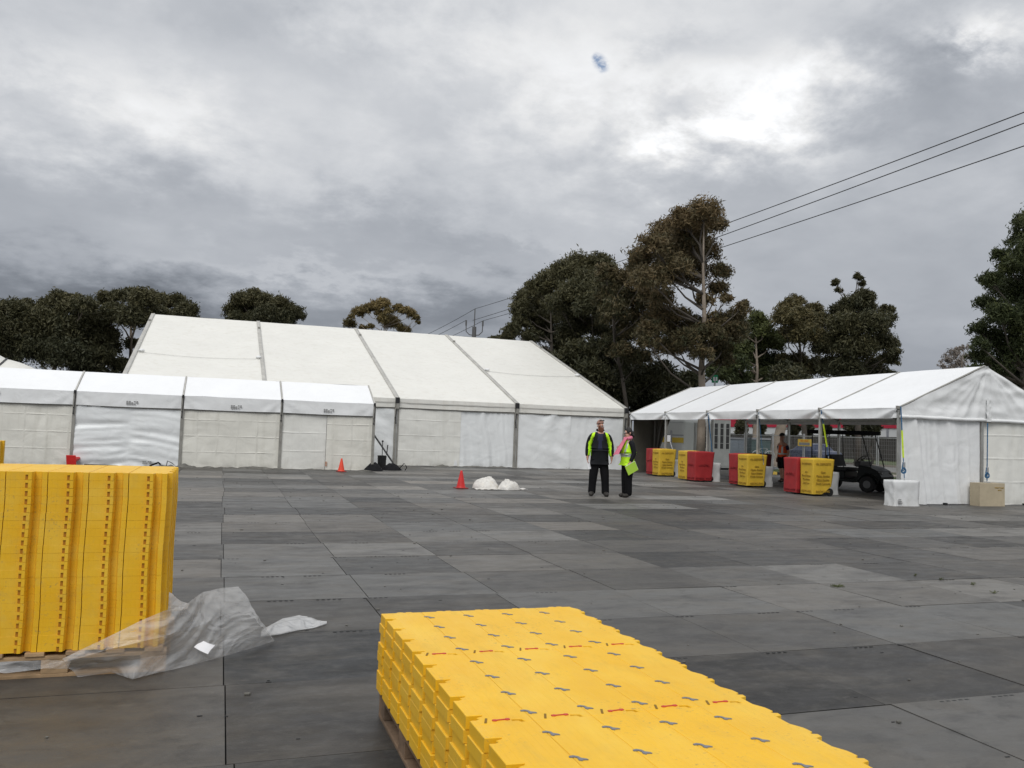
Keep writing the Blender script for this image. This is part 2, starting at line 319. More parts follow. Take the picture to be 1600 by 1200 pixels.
# ------------------------------------------------------------------ mesh helpers
def setp(o, label=None, cat=None, group=None, kind=None):
    if label: o['label'] = label
    if cat: o['category'] = cat
    if group: o['group'] = group
    if kind: o['kind'] = kind
    return o
def empty(name, loc, label, cat, group=None, rz=0):
    o = D.objects.new(name, None); COL.objects.link(o); o.location = loc; o.rotation_euler = (0, 0, rz); o.empty_display_size = .2
    return setp(o, label, cat, group)
class MB:
    def __init__(s): s.v = []; s.f = []
    def add(s, vs, fs):
        k = len(s.v); s.v += [tuple(v) for v in vs]; s.f += [tuple(i+k for i in f) for f in fs]; return s
    def box(s, a, b):
        x0, y0, z0 = a; x1, y1, z1 = b
        return s.add([(x0, y0, z0), (x1, y0, z0), (x1, y1, z0), (x0, y1, z0), (x0, y0, z1), (x1, y0, z1), (x1, y1, z1), (x0, y1, z1)],
                     [(0, 3, 2, 1), (4, 5, 6, 7), (0, 1, 5, 4), (1, 2, 6, 5), (2, 3, 7, 6), (3, 0, 4, 7)])
    def bar(s, p, q, w, h=None, up=(0, 0, 1)):
        p, q = Vector(p), Vector(q); h = h or w; d = (q-p).normalized(); up = Vector(up)
        if abs(d.dot(up)) > .98: up = Vector((0, 1, 0))
        a = d.cross(up).normalized()*(w/2); b = a.cross(d).normalized()*(h/2)
        return s.add([p-a-b, p+a-b, p+a+b, p-a+b, q-a-b, q+a-b, q+a+b, q-a+b], [(0, 1, 2, 3), (7, 6, 5, 4), (0, 4, 5, 1), (1, 5, 6, 2), (2, 6, 7, 3), (3, 7, 4, 0)])
    def tube(s, pts, r, n=8, cap=True):
        pts = [Vector(p) for p in pts]; rr = r if isinstance(r, (list, tuple)) else [r]*len(pts); k = len(s.v); ref = None
        for i, p in enumerate(pts):
            d = (pts[min(i+1, len(pts)-1)]-pts[max(i-1, 0)]).normalized()
            if ref is None: ref = d.cross(Vector((0, 0, 1)) if abs(d.z) < .9 else Vector((1, 0, 0))).normalized()
            a = (ref - d*ref.dot(d)).normalized(); ref = a; b = d.cross(a)
            for j in range(n):
                t = 2*PI*j/n; s.v.append(tuple(p+(a*math.cos(t)+b*math.sin(t))*rr[i]))
        for i in range(len(pts)-1):
            for j in range(n):
                j2 = (j+1) % n; s.f.append((k+i*n+j, k+i*n+j2, k+(i+1)*n+j2, k+(i+1)*n+j))
        if cap:
            s.f.append(tuple(k+j for j in range(n))[::-1]); s.f.append(tuple(k+(len(pts)-1)*n+j for j in range(n)))
        return s
    def prism(s, poly, z0, z1):
        n = len(poly); k = len(s.v)
        s.v += [(x, y, z0) for x, y in poly]+[(x, y, z1) for x, y in poly]
        s.f += [tuple(k+i for i in range(n))[::-1], tuple(k+n+i for i in range(n))]
        s.f += [(k+i, k+(i+1) % n, k+n+(i+1) % n, k+n+i) for i in range(n)]; return s
    def disc(s, c, ax, r, t, n=20):
        c = Vector(c); ax = Vector(ax).normalized(); return s.tube([c-ax*t/2, c+ax*t/2], r, n)
    def ball(s, c, r, n=10, m_=7):
        r = (r, r, r) if isinstance(r, (int, float)) else r; k = len(s.v)
        for i in range(m_+1):
            t = PI*i/m_
            for j in range(n):
                u = 2*PI*j/n; s.v.append((c[0]+r[0]*math.sin(t)*math.cos(u), c[1]+r[1]*math.sin(t)*math.sin(u), c[2]+r[2]*math.cos(t)))
        for i in range(m_):
            for j in range(n): s.f.append((k+i*n+j, k+(i+1)*n+j, k+(i+1)*n+(j+1) % n, k+i*n+(j+1) % n))
        return s
    def sheet(s, fn, nu, nv):
        k = len(s.v)
        for i in range(nu+1):
            for j in range(nv+1): s.v.append(tuple(fn(i/nu, j/nv)))
        for i in range(nu):
            for j in range(nv):
                a = k+i*(nv+1)+j; s.f.append((a, a+nv+1, a+nv+2, a+1))
        return s
    def mesh(s, name, off=(0, 0, 0)):
        me = D.meshes.new(name); ox, oy, oz = off
        me.from_pydata([(x-ox, y-oy, z-oz) for x, y, z in s.v], [], s.f); me.update(); return me
    def obj(s, name, mt, parent=None, smooth=False, bevel=0, world=True, label=None, kind=None, seg=2):
        off = (0, 0, 0)
        if parent is not None and world:
            q = parent
            while q is not None: off = tuple(a+b for a, b in zip(off, q.location)); q = q.parent
        me = s.mesh(name, off); o = D.objects.new(name, me); COL.objects.link(o)
        if parent is not None: o.parent = parent
        me.materials.append(mt)
        if smooth: me.polygons.foreach_set('use_smooth', [True]*len(me.polygons))
        if bevel:
            bm = bmesh.new(); bm.from_mesh(me)
            es = [e for e in bm.edges if len(e.link_faces) == 2 and e.calc_face_angle(0) > .5]
            bmesh.ops.bevel(bm, geom=es, offset=bevel, segments=seg, profile=.5, affect='EDGES', clamp_overlap=True)
            bm.to_mesh(me); bm.free()
        if label: o['label'] = label
        if kind: o['kind'] = kind
        return o
def thing(mb, name, mt, label, cat, group=None, loc=None, **kw):
    if loc is None:
        xs = np.array(mb.v); loc = (float(xs[:, 0].mean()), float(xs[:, 1].mean()), float(xs[:, 2].min()))
    mb.v = [(x-loc[0], y-loc[1], z-loc[2]) for x, y, z in mb.v]
    o = mb.obj(name, mt, None, **kw); o.location = loc
    return setp(o, label, cat, group)
def struct(mb, name, mt, kind='structure', **kw):
    o = mb.obj(name, mt, None, **kw); o['kind'] = kind; return o
def copy_tree(o, parent=None):
    c = o.copy(); COL.objects.link(c); c.parent = parent
    for ch in list(o.children): copy_tree(ch, c)
    return c
def text(body, size, mt, parent, origin, right, up, world=True, name='lettering', align='CENTER', thick=.002, bold=0.0, sx=1.0):
    cu = D.curves.new('t', 'FONT'); cu.body = body; cu.size = size; cu.align_x = align; cu.align_y = 'CENTER'; cu.extrude = thick; cu.offset = bold; cu.resolution_u = 3
    o = D.objects.new('t', cu); COL.objects.link(o); dg = bpy.context.evaluated_depsgraph_get()
    me = D.meshes.new_from_object(o.evaluated_get(dg)); D.objects.remove(o); D.curves.remove(cu)
    r = Vector(right).normalized(); u = Vector(up).normalized(); n = r.cross(u)
    mw = Matrix((r*sx, u, n)).transposed().to_4x4(); org = Vector(origin)
    if parent is not None and world: org = org - parent.location
    mw.translation = org; me.transform(mw); me.materials.clear(); me.materials.append(mt)
    ob = D.objects.new(name, me); COL.objects.link(ob); ob.parent = parent; return ob
nz = lambda x, y, z=0.0: noise.noise(Vector((x, y, z)))
def fbm(x, y, z=0.0, o=4): return noise.fractal(Vector((x, y, z)), .9, 2.1, o)

# ------------------------------------------------------------------ ground
mb = MB(); mb.add([(-600, -60, -.05), (900, -60, -.05), (900, 1400, -.05), (-600, 1400, -.05)], [(0, 1, 2, 3)])
struct(mb, 'ground', M['asphalt'])
TX, TY, TX0, TY0 = 1.2065, 1.1766, .09, .4345-1.1766
mb = MB(); mb.add([(-14, -3, -.036), (24.2, -3, -.036), (24.2, 46, -.036), (-14, 46, -.036)], [(0, 1, 2, 3)])
paving = struct(mb, 'pavement', M['slot'])
tiles = []
for j in range(-2, 39):
    y0 = TY0+j*TY; jog = (random.uniform(-.03, .03) if j not in (3, 4) else (.035 if j == 3 else .0))
    for i in range(-12, 20):
        x0 = TX0+i*TX+jog
        if x0 > 23.9: continue
        cx, cy = x0+TX/2, y0+TY/2
        d = (Vector((cx, cy, 0))-Vector((0, 0, CAMZ))); z = d.dot(CF); u = 800+FOC*d.dot(CR)/max(z, .1); v = 600-FOC*d.dot(CU)/max(z, .1)
        vis = z > .5 and -250 < u < 1850 and v < 1400
        q = 1e9 if not vis else z
        tiles.append((q, x0, y0, i, j))
tiles.sort()
def tile_geo(x0, y0):
    g_ = .0035; t = random.uniform(-.0015, .0015); tx = random.uniform(-.0012, .0012); ty = random.uniform(-.0012, .0012)
    c = [(x0+g_, y0+g_), (x0+TX-g_, y0+g_), (x0+TX-g_, y0+TY-g_), (x0+g_, y0+TY-g_)]
    zz = [t-tx-ty-.0, t+tx-ty, t+tx+ty, t-tx+ty]
    vs = [(a, b, -.035) for a, b in c]+[(a, b, z) for (a, b), z in zip(c, zz)]
    return vs, [(4, 5, 6, 7), (0, 1, 5, 4), (1, 2, 6, 5), (2, 3, 7, 6), (3, 0, 4, 7)]
def tone_of(i, j):
    # strips of neighbouring tiles were laid together, so tones run in short rows
    r = random.Random(i//2*7919+j*104729+5); a = r.random()**1.5
    r2 = random.Random(i*31+j*977); b = r2.random()
    t = .06+.66*a+.32*(b-.5)
    if r2.random() < .12: t += .32
    if r2.random() < .12: t -= .15
    far = min(1, max(0, (j-3)/14)); t = t*(.70+.45*far)+.09*far  # tone rises with distance, painting the grazing sky sheen into the tiles
    return max(0, min(1, t)), r.random()
def tile_attrs(me, tones, nf):
    for nm, k in (('tone', 0), ('warm', 1)):
        a = me.attributes.new(nm, 'FLOAT', 'FACE'); a.data.foreach_set('value', np.repeat([t[k] for t in tones], nf).astype(np.float32))
ntile = 0
rest = MB(); rt = []
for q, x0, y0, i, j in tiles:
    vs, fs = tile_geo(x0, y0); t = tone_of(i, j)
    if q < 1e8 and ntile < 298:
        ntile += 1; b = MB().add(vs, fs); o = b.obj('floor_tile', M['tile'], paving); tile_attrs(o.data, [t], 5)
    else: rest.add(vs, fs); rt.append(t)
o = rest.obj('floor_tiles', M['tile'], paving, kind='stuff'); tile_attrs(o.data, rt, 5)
# connector slots moulded along the seams, and odd holes and grit
mb = MB()
for j in range(0, 14):
    y = TY0+j*TY-.035
    for gi in range(-4, 40):
        x = gi*.405+.03
        if random.random() < .25+.04*j: continue
        k5 = random.choice((4, 5, 5))
        for k in range(k5):
            xx = x+k*.047; mb.box((xx, y-.006, .0005), (xx+.026, y+.008, .0026))
for _ in range(260):
    x, y = random.uniform(-3, 16), random.uniform(2.2, 18)
    w_ = random.uniform(.012, .035); mb.box((x, y, .0005), (x+w_, y+random.uniform(.006, .012), .0026))
mb.obj('connector_slots', M['slot'], paving, kind='stuff')
mb = MB()
for _ in range(420):
    x, y = random.uniform(-4, 20), random.uniform(2.5, 24); s_ = random.uniform(.005, .018)
    mb.ball((x, y, s_*.4), (s_*random.uniform(.8, 2), s_, s_*.5), 5, 3)
struct(mb, 'grit', M['tarp'], kind='stuff')
mb = MB()
for (px, py, s_) in [(1308, 917, .10), (1469, 906, .05), (1520, 914, .05), (1553, 927, .07), (1430, 900, .035)]:
    p = at(px, py, 2, 0)
    for k in range(26 if s_ > .08 else 9):
        a = random.uniform(0, 6.3); l = random.uniform(.4, 1)*s_; q = p+Vector((math.cos(a)*l, math.sin(a)*l*.6, random.uniform(.004, .03)))
        mb.bar(p+Vector((random.uniform(-.02, .02), random.uniform(-.02, .02), .004)), q, .005, .004)
o = struct(mb, 'dead_leaves', mat('dead_leaf', (.075, .085, .035), .9, 0, .4, 20), kind='stuff')

# verge, footpath, road beyond the fence
def slab(name, x0, x1, z, mt, y0=-20, y1=400, kind='structure'):
    return struct(MB().box((x0, y0, -.2), (x1, y1, z)), name, mt, kind)
slab('verge', 24.25, 30.5, -.012, M['grass'])
slab('footpath', 30.5, 32.2, .02, M['path']); slab('verge', 32.2, 34.2, .0, M['grass'])
slab('kerb', 34.2, 34.4, .05, M['path']); slab('road', 34.4, 44.5, -.04, M['road']); slab('kerb', 44.5, 44.7, .08, M['path'])
slab('verge', 44.7, 62, .02, M['grass'])
gr = MB()
for _ in range(9000):
    x, y = random.uniform(24.3, 30.4), random.uniform(16, 56); h = random.uniform(.03, .13); a = random.uniform(0, 6.3); w_ = .012
    gr.add([(x-w_*math.cos(a), y-w_*math.sin(a), -.01), (x+w_*math.cos(a), y+w_*math.sin(a), -.01), (x+random.uniform(-.05, .05), y+random.uniform(-.05, .05), h)], [(0, 1, 2)])
o = gr.obj('grass', mat('grass_blades', (.07, .11, .025), .8, 0, .4, 3), None, kind='stuff')

# ------------------------------------------------------------------ marquees
def wrinkle(style, s, t, L, H, seed):
    """outward displacement in metres at (s along wall, t height)"""
    x, z = s*L, t*H
    d = .010*fbm(x*1.3+seed, z*1.3, seed)+.004*fbm(x*5+seed, z*5, 1)
    edge = min(1, 6*s, 6*(1-s))
    if style == 'grid':
        d += .035*nz(x*.9, z*.9, seed)+.012*nz(x*2.1+z, z*2.4, seed)
        d += .012*max(0, nz(x*2.2+z*2.0, seed, 3))*(1-t)
    elif style == 'hfold':
        side = abs(s-.5)*2
        q = z*3.6-(1-side)*1.1*(1-t)+ .5*nz(x*.7, z*.8, seed)
        f = abs(nz(q*1.0, side*.5+(3 if s > .5 else 0)+seed, seed)); d += .13*(.5-f)*min(1, 1.5-t*1.2)*min(1, 8*abs(s-.5)+.35)
        d += .03*nz(q*2.2, side+(5 if s > .5 else 0), seed)*(1-t)
    elif style == 'vfold':
        q = x*4.5+z*(.55)+.5*nz(x, z, seed)
        d += .10*nz(q*.8, seed, 2)*edge*(.4+.6*(1-t)+.3*abs(nz(x, z, 4))) + .045*nz(q*2.0, seed, 5)*edge
    elif style == 'swag':
        r = math.hypot((s-1.0)*L, z-1.45)
        d += .060*math.sin(r*7+2.2*nz(x, z, seed))*math.exp(-((s-.75)/.4)**2)*edge*(.4+.6*abs(nz(x*.6, z*.6, seed+3)))
        d += .018*nz(x*2+z*2, z*2-x, seed)
    elif style == 'diag':
        q = (x*1.0+z*.8)*7; d += .03*math.sin(q+1.8*nz(x*1.5, z*1.5, seed))*(.3+t)*s
    elif style == 'soft':
        d += .06*nz(x*1.6+.25*z, z*.35, seed)+.035*nz(x*3.7, z*.6, seed+2)
    return d
def wall(tent, W, a, b, z0, z1, mt, style, ly, seed, sgn=-1, name='wall_panel', nu=None, axis='x', zfun=None, label=None):
    L = b-a; nu = nu or max(8, int(L*16)); nv = int((z1-z0)*18)
    def fn(u, v):
        x = a+u*L; zt = z1 if zfun is None else zfun(x); z = z0+v*(zt-z0)
        d = wrinkle(style, u, v, L, (z1-z0), seed)
        hem = .0
        if v < .06: hem = .03*nz(x*2.5, seed)*(1-v/.06)
        if v == 0: z = z0+.012+.02*nz(x*1.7, seed, 9)
        return W(x, ly+sgn*d+hem, z) if axis == 'x' else W(ly+sgn*d, x, z)
    return MB().sheet(fn, nu, nv).obj(name, mt, tent, smooth=True, label=label)
def roof(tent, W, a, b, width, ze, zr, mt, seed, front=True, sag=.03, name='roof_panel'):
    L = b-a; h = width/2
    def fn(u, v):
        x = a+u*L; ly = v*h if front else width-v*h; z = ze+(zr-ze)*v
        z -= sag*math.sin(PI*u)*math.sin(PI*min(1, v*1.0))+.006*fbm(x*1.1+seed, ly*1.1, seed)
        z += .012*nz(x*.6, ly*2.2, seed)*math.sin(PI*u)
        return W(x, ly, z)
    return MB().sheet(fn, max(8, int(L*6)), max(8, int(h*6))).obj(name, mt, tent, smooth=True)
def valance(tent, W, a, b, zt, zb, mt, seed, pull=.05, ly=-.015, name='valance', axis='x'):
    L = b-a
    def fn(u, v):
        x = a+u*L; z = zt+(zb-zt)*v
        c1 = math.hypot(u*L, (v)*(zt-zb)); c2 = math.hypot((1-u)*L, v*(zt-zb))
        e = math.exp(-u*L*1.4)+math.exp(-(1-u)*L*1.4)
        ang = math.atan2(v*(zt-zb), min(u, 1-u)*L+.05)
        d = pull*e*math.sin(ang*9+seed)*.35*v + .012*nz(x*2.2, z*3, seed)*v + .02*v*(1-e)
        z += -.03*math.sin(PI*u)*v*.5
        return W(x, ly-d, z) if axis == 'x' else W(ly-d, x, z)
    return MB().sheet(fn, int(L*14), 10).obj(name, mt, tent, smooth=True)
def printlabel(tent, W, x, z, w_=.30, h=.13, ly=-.06, rows=2, name='printed_label'):
    mb = MB()
    for r in range(rows):
        k = 5
        for i in range(k):
            if (i*7+r*3) % 5 == 4: continue
            a = x-w_/2+i*w_/k; c = W(a, ly, z+h/2-r*h/rows); d = W(a+w_/k*.78, ly-.004, z+h/2-(r+.78)*h/rows)
            mb.box([min(p, q) for p, q in zip(c, d)], [max(p, q) for p, q in zip(c, d)])
    return mb.obj(name, M['greyprint'], tent)

# --- small white marquee, left
x0s = [-10.6, -7.47, -4.37, -1.24, 1.85, 4.95]
LW = lambda x, y, z: (x, 29.04+y, z)
tl = empty('marquee', (-2.8, 30.5, 0), 'low white marquee with mixed cream and white walls, in front of the big marquee', 'marquee')
zE, zV, zR, wid = 2.31, 1.89, 3.0, 3.0
for i in range(5):
    a, b = x0s[i], x0s[i+1]
    roof(tl, LW, a+.03, b-.03, wid, zE, zR, M['roofwhite'], i*3.1, True); roof(tl, LW, a+.03, b-.03, wid, zE, zR, M['roofwhite'], i*3.1+50, False)
    valance(tl, LW, a+.04, b-.04, zE, zV, M['white'], i*2.3+1)
    printlabel(tl, LW, a+[1.6, .9+.0, 1.65, 1.65, 1.55][i], zV+(.26 if i == 1 else .12), .36, .12, rows=3)
    MB().bar(LW(a+.06, .05, zV-.02), LW(b-.06, .05, zV-.02), .05, .06).obj('eave_beam', M['leg'], tl)
    MB().bar(LW(a+.06, .05, 2.2), LW(b-.06, .05, 2.2), .05, .06).obj('eave_beam', M['leg'], tl)
for i, x in enumerate(x0s):
    MB().box(LW(x-.045, -.02, .0), LW(x+.045, .07, zE-.05)).obj('leg', M['leg'], tl, bevel=.006)
    MB().box(LW(x-.045, wid-.07, 0), LW(x+.045, wid+.02, zE-.05)).obj('leg', M['leg'], tl, bevel=.006)
    MB().box(LW(x-.09, -.06, 0), LW(x+.09, .10, .012)).obj('base_plate', M['leg'], tl)
    MB().bar(LW(x, 0, zE+.012), LW(x, wid/2, zR+.012), .045, .03).obj('keder_strip', M['greystrip'], tl)
    MB().bar(LW(x, wid, zE+.012), LW(x, wid/2, zR+.012), .045, .03).obj('keder_strip', M['greystrip'], tl)
    MB().box(LW(x-.03, -.07, zE-.06), LW(x+.03, -.02, zE+.03)).obj('bracket', M['black'], tl)
    MB().bar(LW(x+.02, -.045, zE-.06), LW(x-.01, -.04, 1.62), .018).ball(LW(x-.01, -.045, 1.80), .022, 6, 4).ball(LW(x-.01, -.045, 1.62), .026, 6, 4).obj('tension_strap', M['black'], tl)
for (a, b, mt, st, sd_) in [(-10.6, -7.47, 'cream', 'grid', 1), (-7.47, -4.37, 'cream', 'grid', 2), (-4.37, -1.24, 'bluewhite', 'hfold', 3), (-1.24, 1.85, 'cream', 'grid', 4), (1.85, 3.32, 'cream2', 'grid', 5), (3.32, 4.95, 'cream', 'grid', 6)]:
    wall(tl, LW, a+.04, b-.04 if b != 3.32 else b+.03, .0, zV+.02, M[mt], st, .045 if a != 3.32 else .035, sd_*3.3)
wall(tl, LW, x0s[0], x0s[-1], 0, zV+.3, M['cream2'], 'soft', wid-.05, 77, nu=90)
for xx in (x0s[0], x0s[-1]-.0):
    zf = lambda y: zE+(zR-zE)*(1-abs(y-wid/2)/(wid/2))-.02
    wall(tl, LW, .03, wid-.03, 0, zE, M['white'], 'soft', xx-.02, 88, axis='y', zfun=zf, name='gable_wall')
printlabel(tl, LW, -7.0+.55, .16, .14, .16, .0); printlabel(tl, LW, -2.2+.0, .14, .26, .10, -.03); 
mb = MB(); c = LW(3.35, .0, .22)
for r in range(3): mb.box((c[0], c[1]-.004, .14+r*.055), (c[0]+.07, c[1], .175+r*.055))
mb.obj('printed_label', mat('faded_orange_print', (.48, .25, .16), .7), tl)
# loose ground skirt flaps along its foot
def flap(cx, cy, w_, h, seed, mt='tarp'):
    def fn(u, v):
        x = cx+(u-.5)*w_; e = math.sin(PI*u)**.6
        return (x, cy-.02-v*.20*e*(.7+.4*nz(x*3, seed)), max(.006, h*e*(1-v)*(.6+.6*nz(x*4+seed, v*2))+.02*abs(nz(x*7, v*4, seed))*e+.006))
    return MB().sheet(fn, 24, 6).obj('skirt_flap', M[mt], tl, smooth=True)
for a in [(-1.05, 29.0, .7, .16, 1), (-.1, 28.98, 1.6, .07, 2), (1.1, 28.98, 1.2, .11, 3), (1.7, 28.95, .8, .06, 4), (3.0, 28.98, 1.1, .05, 5), (4.7, 28.95, .9, .04, 6), (-1.6, 29.0, .5, .15, 8)]: flap(*a)

# --- big marquee, middle
bx = [-3.6, 1.50, 6.60, 11.70, 16.80]
BW = lambda x, y, z: (x, 33.43+y, z)
tb = empty('marquee', (6.6, 45.9, 0), 'large off-white marquee with high pitched roof behind the low white marquee', 'marquee')
zE, zV, zR, wid = 2.70, 2.34, 6.84, 25.0
for i in range(4):
    a, b = bx[i], bx[i+1]
    roof(tb, BW, a+.06, b-.06, wid, zE, zR, M['rooftent'], i*3.1+20, True, .10); roof(tb, BW, a+.06, b-.06, wid, zE, zR, M['rooftent'], i*3.1+70, False, .1)
    valance(tb, BW, a+.08, b-.08, zE, zV, M['rooftent'], i*2.3+9, .02)
    valance(tb, BW, a+.08, b-.08, zE-.14, zE-.16, M['greystrip'], i+4, 0, -.045, 'valance_seam')
    MB().bar(BW(a+.1, .06, zV-.02), BW(b-.1, .06, zV-.02), .08, .08).obj('eave_beam', M['leg'], tb)
def pol(x, v): return BW(x, v*wid/2, zE+(zR-zE)*v+.03)
for i, v in ((0, .385), (3, .40)):
    xa, xb = bx[i]+.12, bx[i+1]-.1
    pts = [pol(xa+(xb-xa)*k/10, v) for k in range(11)]
    pts = [(p[0], p[1], p[2]-.095*math.sin(PI*k/10)*math.sin(PI*v)) for k, p in enumerate(pts)]
    MB().tube(pts, .008, 6).obj('roof_rope', M['alu'], tb)
    for xx in (xa+.1, xb-.05):
        p = pol(xx, v+.012); MB().ball((p[0], p[1], p[2]+.03), (.13, .16, .07), 8, 5).obj('cloth_pad', M['white'], tb, smooth=True)
for i, x in enumerate(bx):
    MB().box(BW(x-.09, -.03, 0), BW(x+.09, .10, zE-.06)).obj('leg', M['leg'], tb, bevel=.01)
    MB().box(BW(x-.02, -.045, .0), BW(x+.02, -.03, zE-.5)).obj('leg_channel', M['alu'], tb)
    MB().box(BW(x-.09, wid-.1, 0), BW(x+.09, wid+.03, zE-.06)).obj('leg', M['leg'], tb)
    MB().bar(BW(x, 0, zE+.02), BW(x, wid/2, zR+.02), .17, .05).obj('keder_strip', M['greystrip'], tb)
    MB().bar(BW(x+.06, 0, zE+.045), BW(x+.06, wid/2, zR+.045), .03, .02).obj('keder_rib', M['alu'], tb)
    MB().bar(BW(x, wid, zE+.02), BW(x, wid/2, zR+.02), .17, .05).obj('keder_strip', M['greystrip'], tb)
    p = pol(x, .86); MB().box((p[0]-.06, p[1]-.08, p[2]), (p[0]+.06, p[1]+.08, p[2]+.09)).obj('clamp', M['leg'], tb)
    MB().box(BW(x-.08, -.13, zE-.20), BW(x+.08, -.03, zE+.03)).obj('bracket', M['black'], tb, bevel=.01)
    MB().box(BW(x-.05, -.12, zE-.42), BW(x+.06, -.05, zE-.20)).obj('bracket', M['leg'], tb, bevel=.01)
    mb = MB().tube([BW(x-.03, -.1, zE-.4), BW(x-.06, -.1, zE-.75), BW(x-.04, -.1, zE-1.0)], .02, 6)
    mb.ball(BW(x-.06, -.1, zE-.78), .035, 6, 4).ball(BW(x-.04, -.1, zE-1.0), .03, 6, 4).obj('tension_strap', M['black'], tb)
    MB().box(BW(x-.16, -.12, 0), BW(x+.16, .16, .02)).obj('base_plate', M['leg'], tb)
for (a, b, mt, st, sd_) in [(-3.6, 1.5, 'cream2', 'soft', 1), (1.5, 4.2, 'bluewhite', 'soft', 2), (4.2, 6.6, 'bluewhite', 'diag', 3), (6.6, 9.25, 'cream2', 'grid', 4), (9.25, 11.7, 'bluewhite', 'vfold', 5), (11.7, 14.15, 'bluewhite', 'swag', 6), (14.15, 16.8, 'bluewhite', 'soft', 7)]:
    odd = sd_ % 2
    wall(tb, BW, a+(.08 if a in bx else -.04), b-(.08 if b in bx else -.04), .0, zV+.0, M[mt], st, .035+.02*odd, sd_*5.7)
for xx in (bx[0]+.05, bx[-1]-.05):
    zf = lambda y: zE+(zR-zE)*(1-abs(y-wid/2)/(wid/2))-.05
    wall(tb, BW, .1, wid-.1, 0, zE, M['cream2'], 'soft', xx, 188, axis='y', zfun=zf, name='gable_wall', nu=100)
wall(tb, BW, bx[0], bx[-1], 0, zV+.3, M['cream2'], 'soft', wid-.05, 177, nu=120)
for (x, w_) in [(8.55, .7), (9.9, 1.3), (10.9, 1.0), (14.1, .35)]:
    def fn(u, v, x=x, w_=w_):
        e = math.sin(PI*u)**.6; return (x+(u-.5)*w_, 33.40-v*.14*e, max(.006, .075*e*(1-v)*(.7+.6*nz(u*5, x))+.006))
    MB().sheet(fn, 16, 5).obj('skirt_flap', M['tarp'] if x < 12 else M['alu'], tb, smooth=True)
MB().sheet(lambda u, v: (9.1+.18*(u-.5)*(1-v*.6), 33.36, .05+.22*v), 4, 4).obj('cloth_tab', M['white'], tb)

# --- open-sided marquee, right
ry = [17.2, 20.2, 23.2, 26.2, 29.2, 32.2]
RW = lambda x, y, z: (16.42+y, x, z)
tr = empty('marquee', (19.3, 24.7, 0), 'open-sided white marquee on the right sheltering bins and a dark buggy', 'marquee')
zE, zV, zR, wid = 2.47, 2.21, 3.71, 5.8
for i in range(5):
    a, b = ry[i], ry[i+1]
    roof(tr, RW, a+.03, b-.03, wid, zE, zR, M['roofwhite'], i*3.1+120, True, .05); roof(tr, RW, a+.03, b-.03, wid, zE, zR, M['roofwhite'], i*3.1+170, False, .05)
    valance(tr, RW, a+.03, b-.03, zE, zV, M['white'], i*1.7+30, .26)
    def fn(u, v, a=a, b=b): return RW(a+.03+(b-a-.06)*u, wid+.015+.02*v, zE+(zV-zE)*v)
    MB().sheet(fn, 20, 5).obj('valance', M['white'], tr, smooth=True)
    for ly in (.06, wid-.06): MB().bar(RW(a+.05, ly, zE-.12), RW(b-.05, ly, zE-.12), .06, .10).obj('eave_beam', M['alu'], tr)
for i, x in enumerate(ry):
    for ly in (.03, wid-.03):
        MB().box(RW(x-.04, ly-.04, 0), RW(x+.04, ly+.04, zE-.06)).obj('leg', M['alu'], tr, bevel=.006)
        MB().box(RW(x-.1, ly-.08, 0), RW(x+.1, ly+.08, .012)).obj('base_plate', M['leg'], tr)
    MB().bar(RW(x, 0, zE+.01), RW(x, wid/2, zR+.012), .03, .03).obj('keder_strip', M['greystrip'], tr)
    MB().bar(RW(x, wid, zE+.01), RW(x, wid/2, zR+.012), .03, .03).obj('keder_strip', M['greystrip'], tr)
    MB().bar(RW(x, .05, zE-.08), RW(x, wid/2, zR-.10), .06, .10).bar(RW(x, wid-.05, zE-.08), RW(x, wid/2, zR-.10), .06, .10).obj('rafter', M['alu'], tr)
    MB().box(RW(x-.03, -.05, zE-.03), RW(x+.03, .02, zE+.05)).obj('bracket', M['leg'], tr)
MB().bar(RW(17.2, wid/2, zR-.08), RW(32.2, wid/2, zR-.08), .07, .1).obj('ridge_beam', M['alu'], tr)
# end wall towards the camera: two curtains, rolled hem and wrinkled triangle
GW = lambda x, y, z: (x, 17.16+y, z)
wall(tr, GW, 16.46, 19.12, 0, 2.2, M['white'], 'vfold', .0, 6.6, nu=70)
wall(tr, GW, 19.24, 22.18, 0, 2.2, M['cream2'], 'soft', .0, 9.6, nu=50)
MB().box((19.15, 17.12, 0), (19.22, 17.2, 2.24)).obj('leg', M['alu'], tr, bevel=.006)
def tri(u, v):
    x = 16.42+u*wid; zt = zE+(zR-zE)*(1-abs(x-19.3)/(wid/2)); z = 2.24+v*(zt-2.24)
    d = .05*nz(x*1.1+z*.9, z*2.6-x*.4, 3)+.025*nz(x*2.5, z*4, 5)+.10*(.5-abs(nz(math.atan2(z-3.65, x-19.3)*3.6, 1.5, 2)))*math.exp(-abs(x-19.3)*.45)+.03*(.5-abs(nz(x*.8, z*3.3, 9)))
    d += .02*math.exp(-((x-19.3)/.12)**2)
    return (x, 17.14-d, z)
MB().sheet(tri, 110, 26).obj('gable_triangle', M['white'], tr, smooth=True)
for a, b in ((16.40, 19.28), (19.34, 22.24)):
    pts = [(a+(b-a)*k/20, 17.10+.008*nz(k*.7, a), 2.245+.012*nz(k*.5, a, 4)) for k in range(21)]
    MB().tube(pts, .045, 10).obj('rolled_hem', M['white'], tr, smooth=True)
MB().sheet(lambda u, v: (19.24+.16*u+.03*nz(v*4, u), 17.05+.03*nz(v*6, u*3), 2.22+.62*v), 5, 14).obj('centre_flap', M['white'], tr, smooth=True)
MB().box((17.85, 17.08, .0), (17.95, 17.14, .05)).box((20.62, 17.08, 0), (20.72, 17.14, .05)).obj('floor_clip', M['black'], tr)
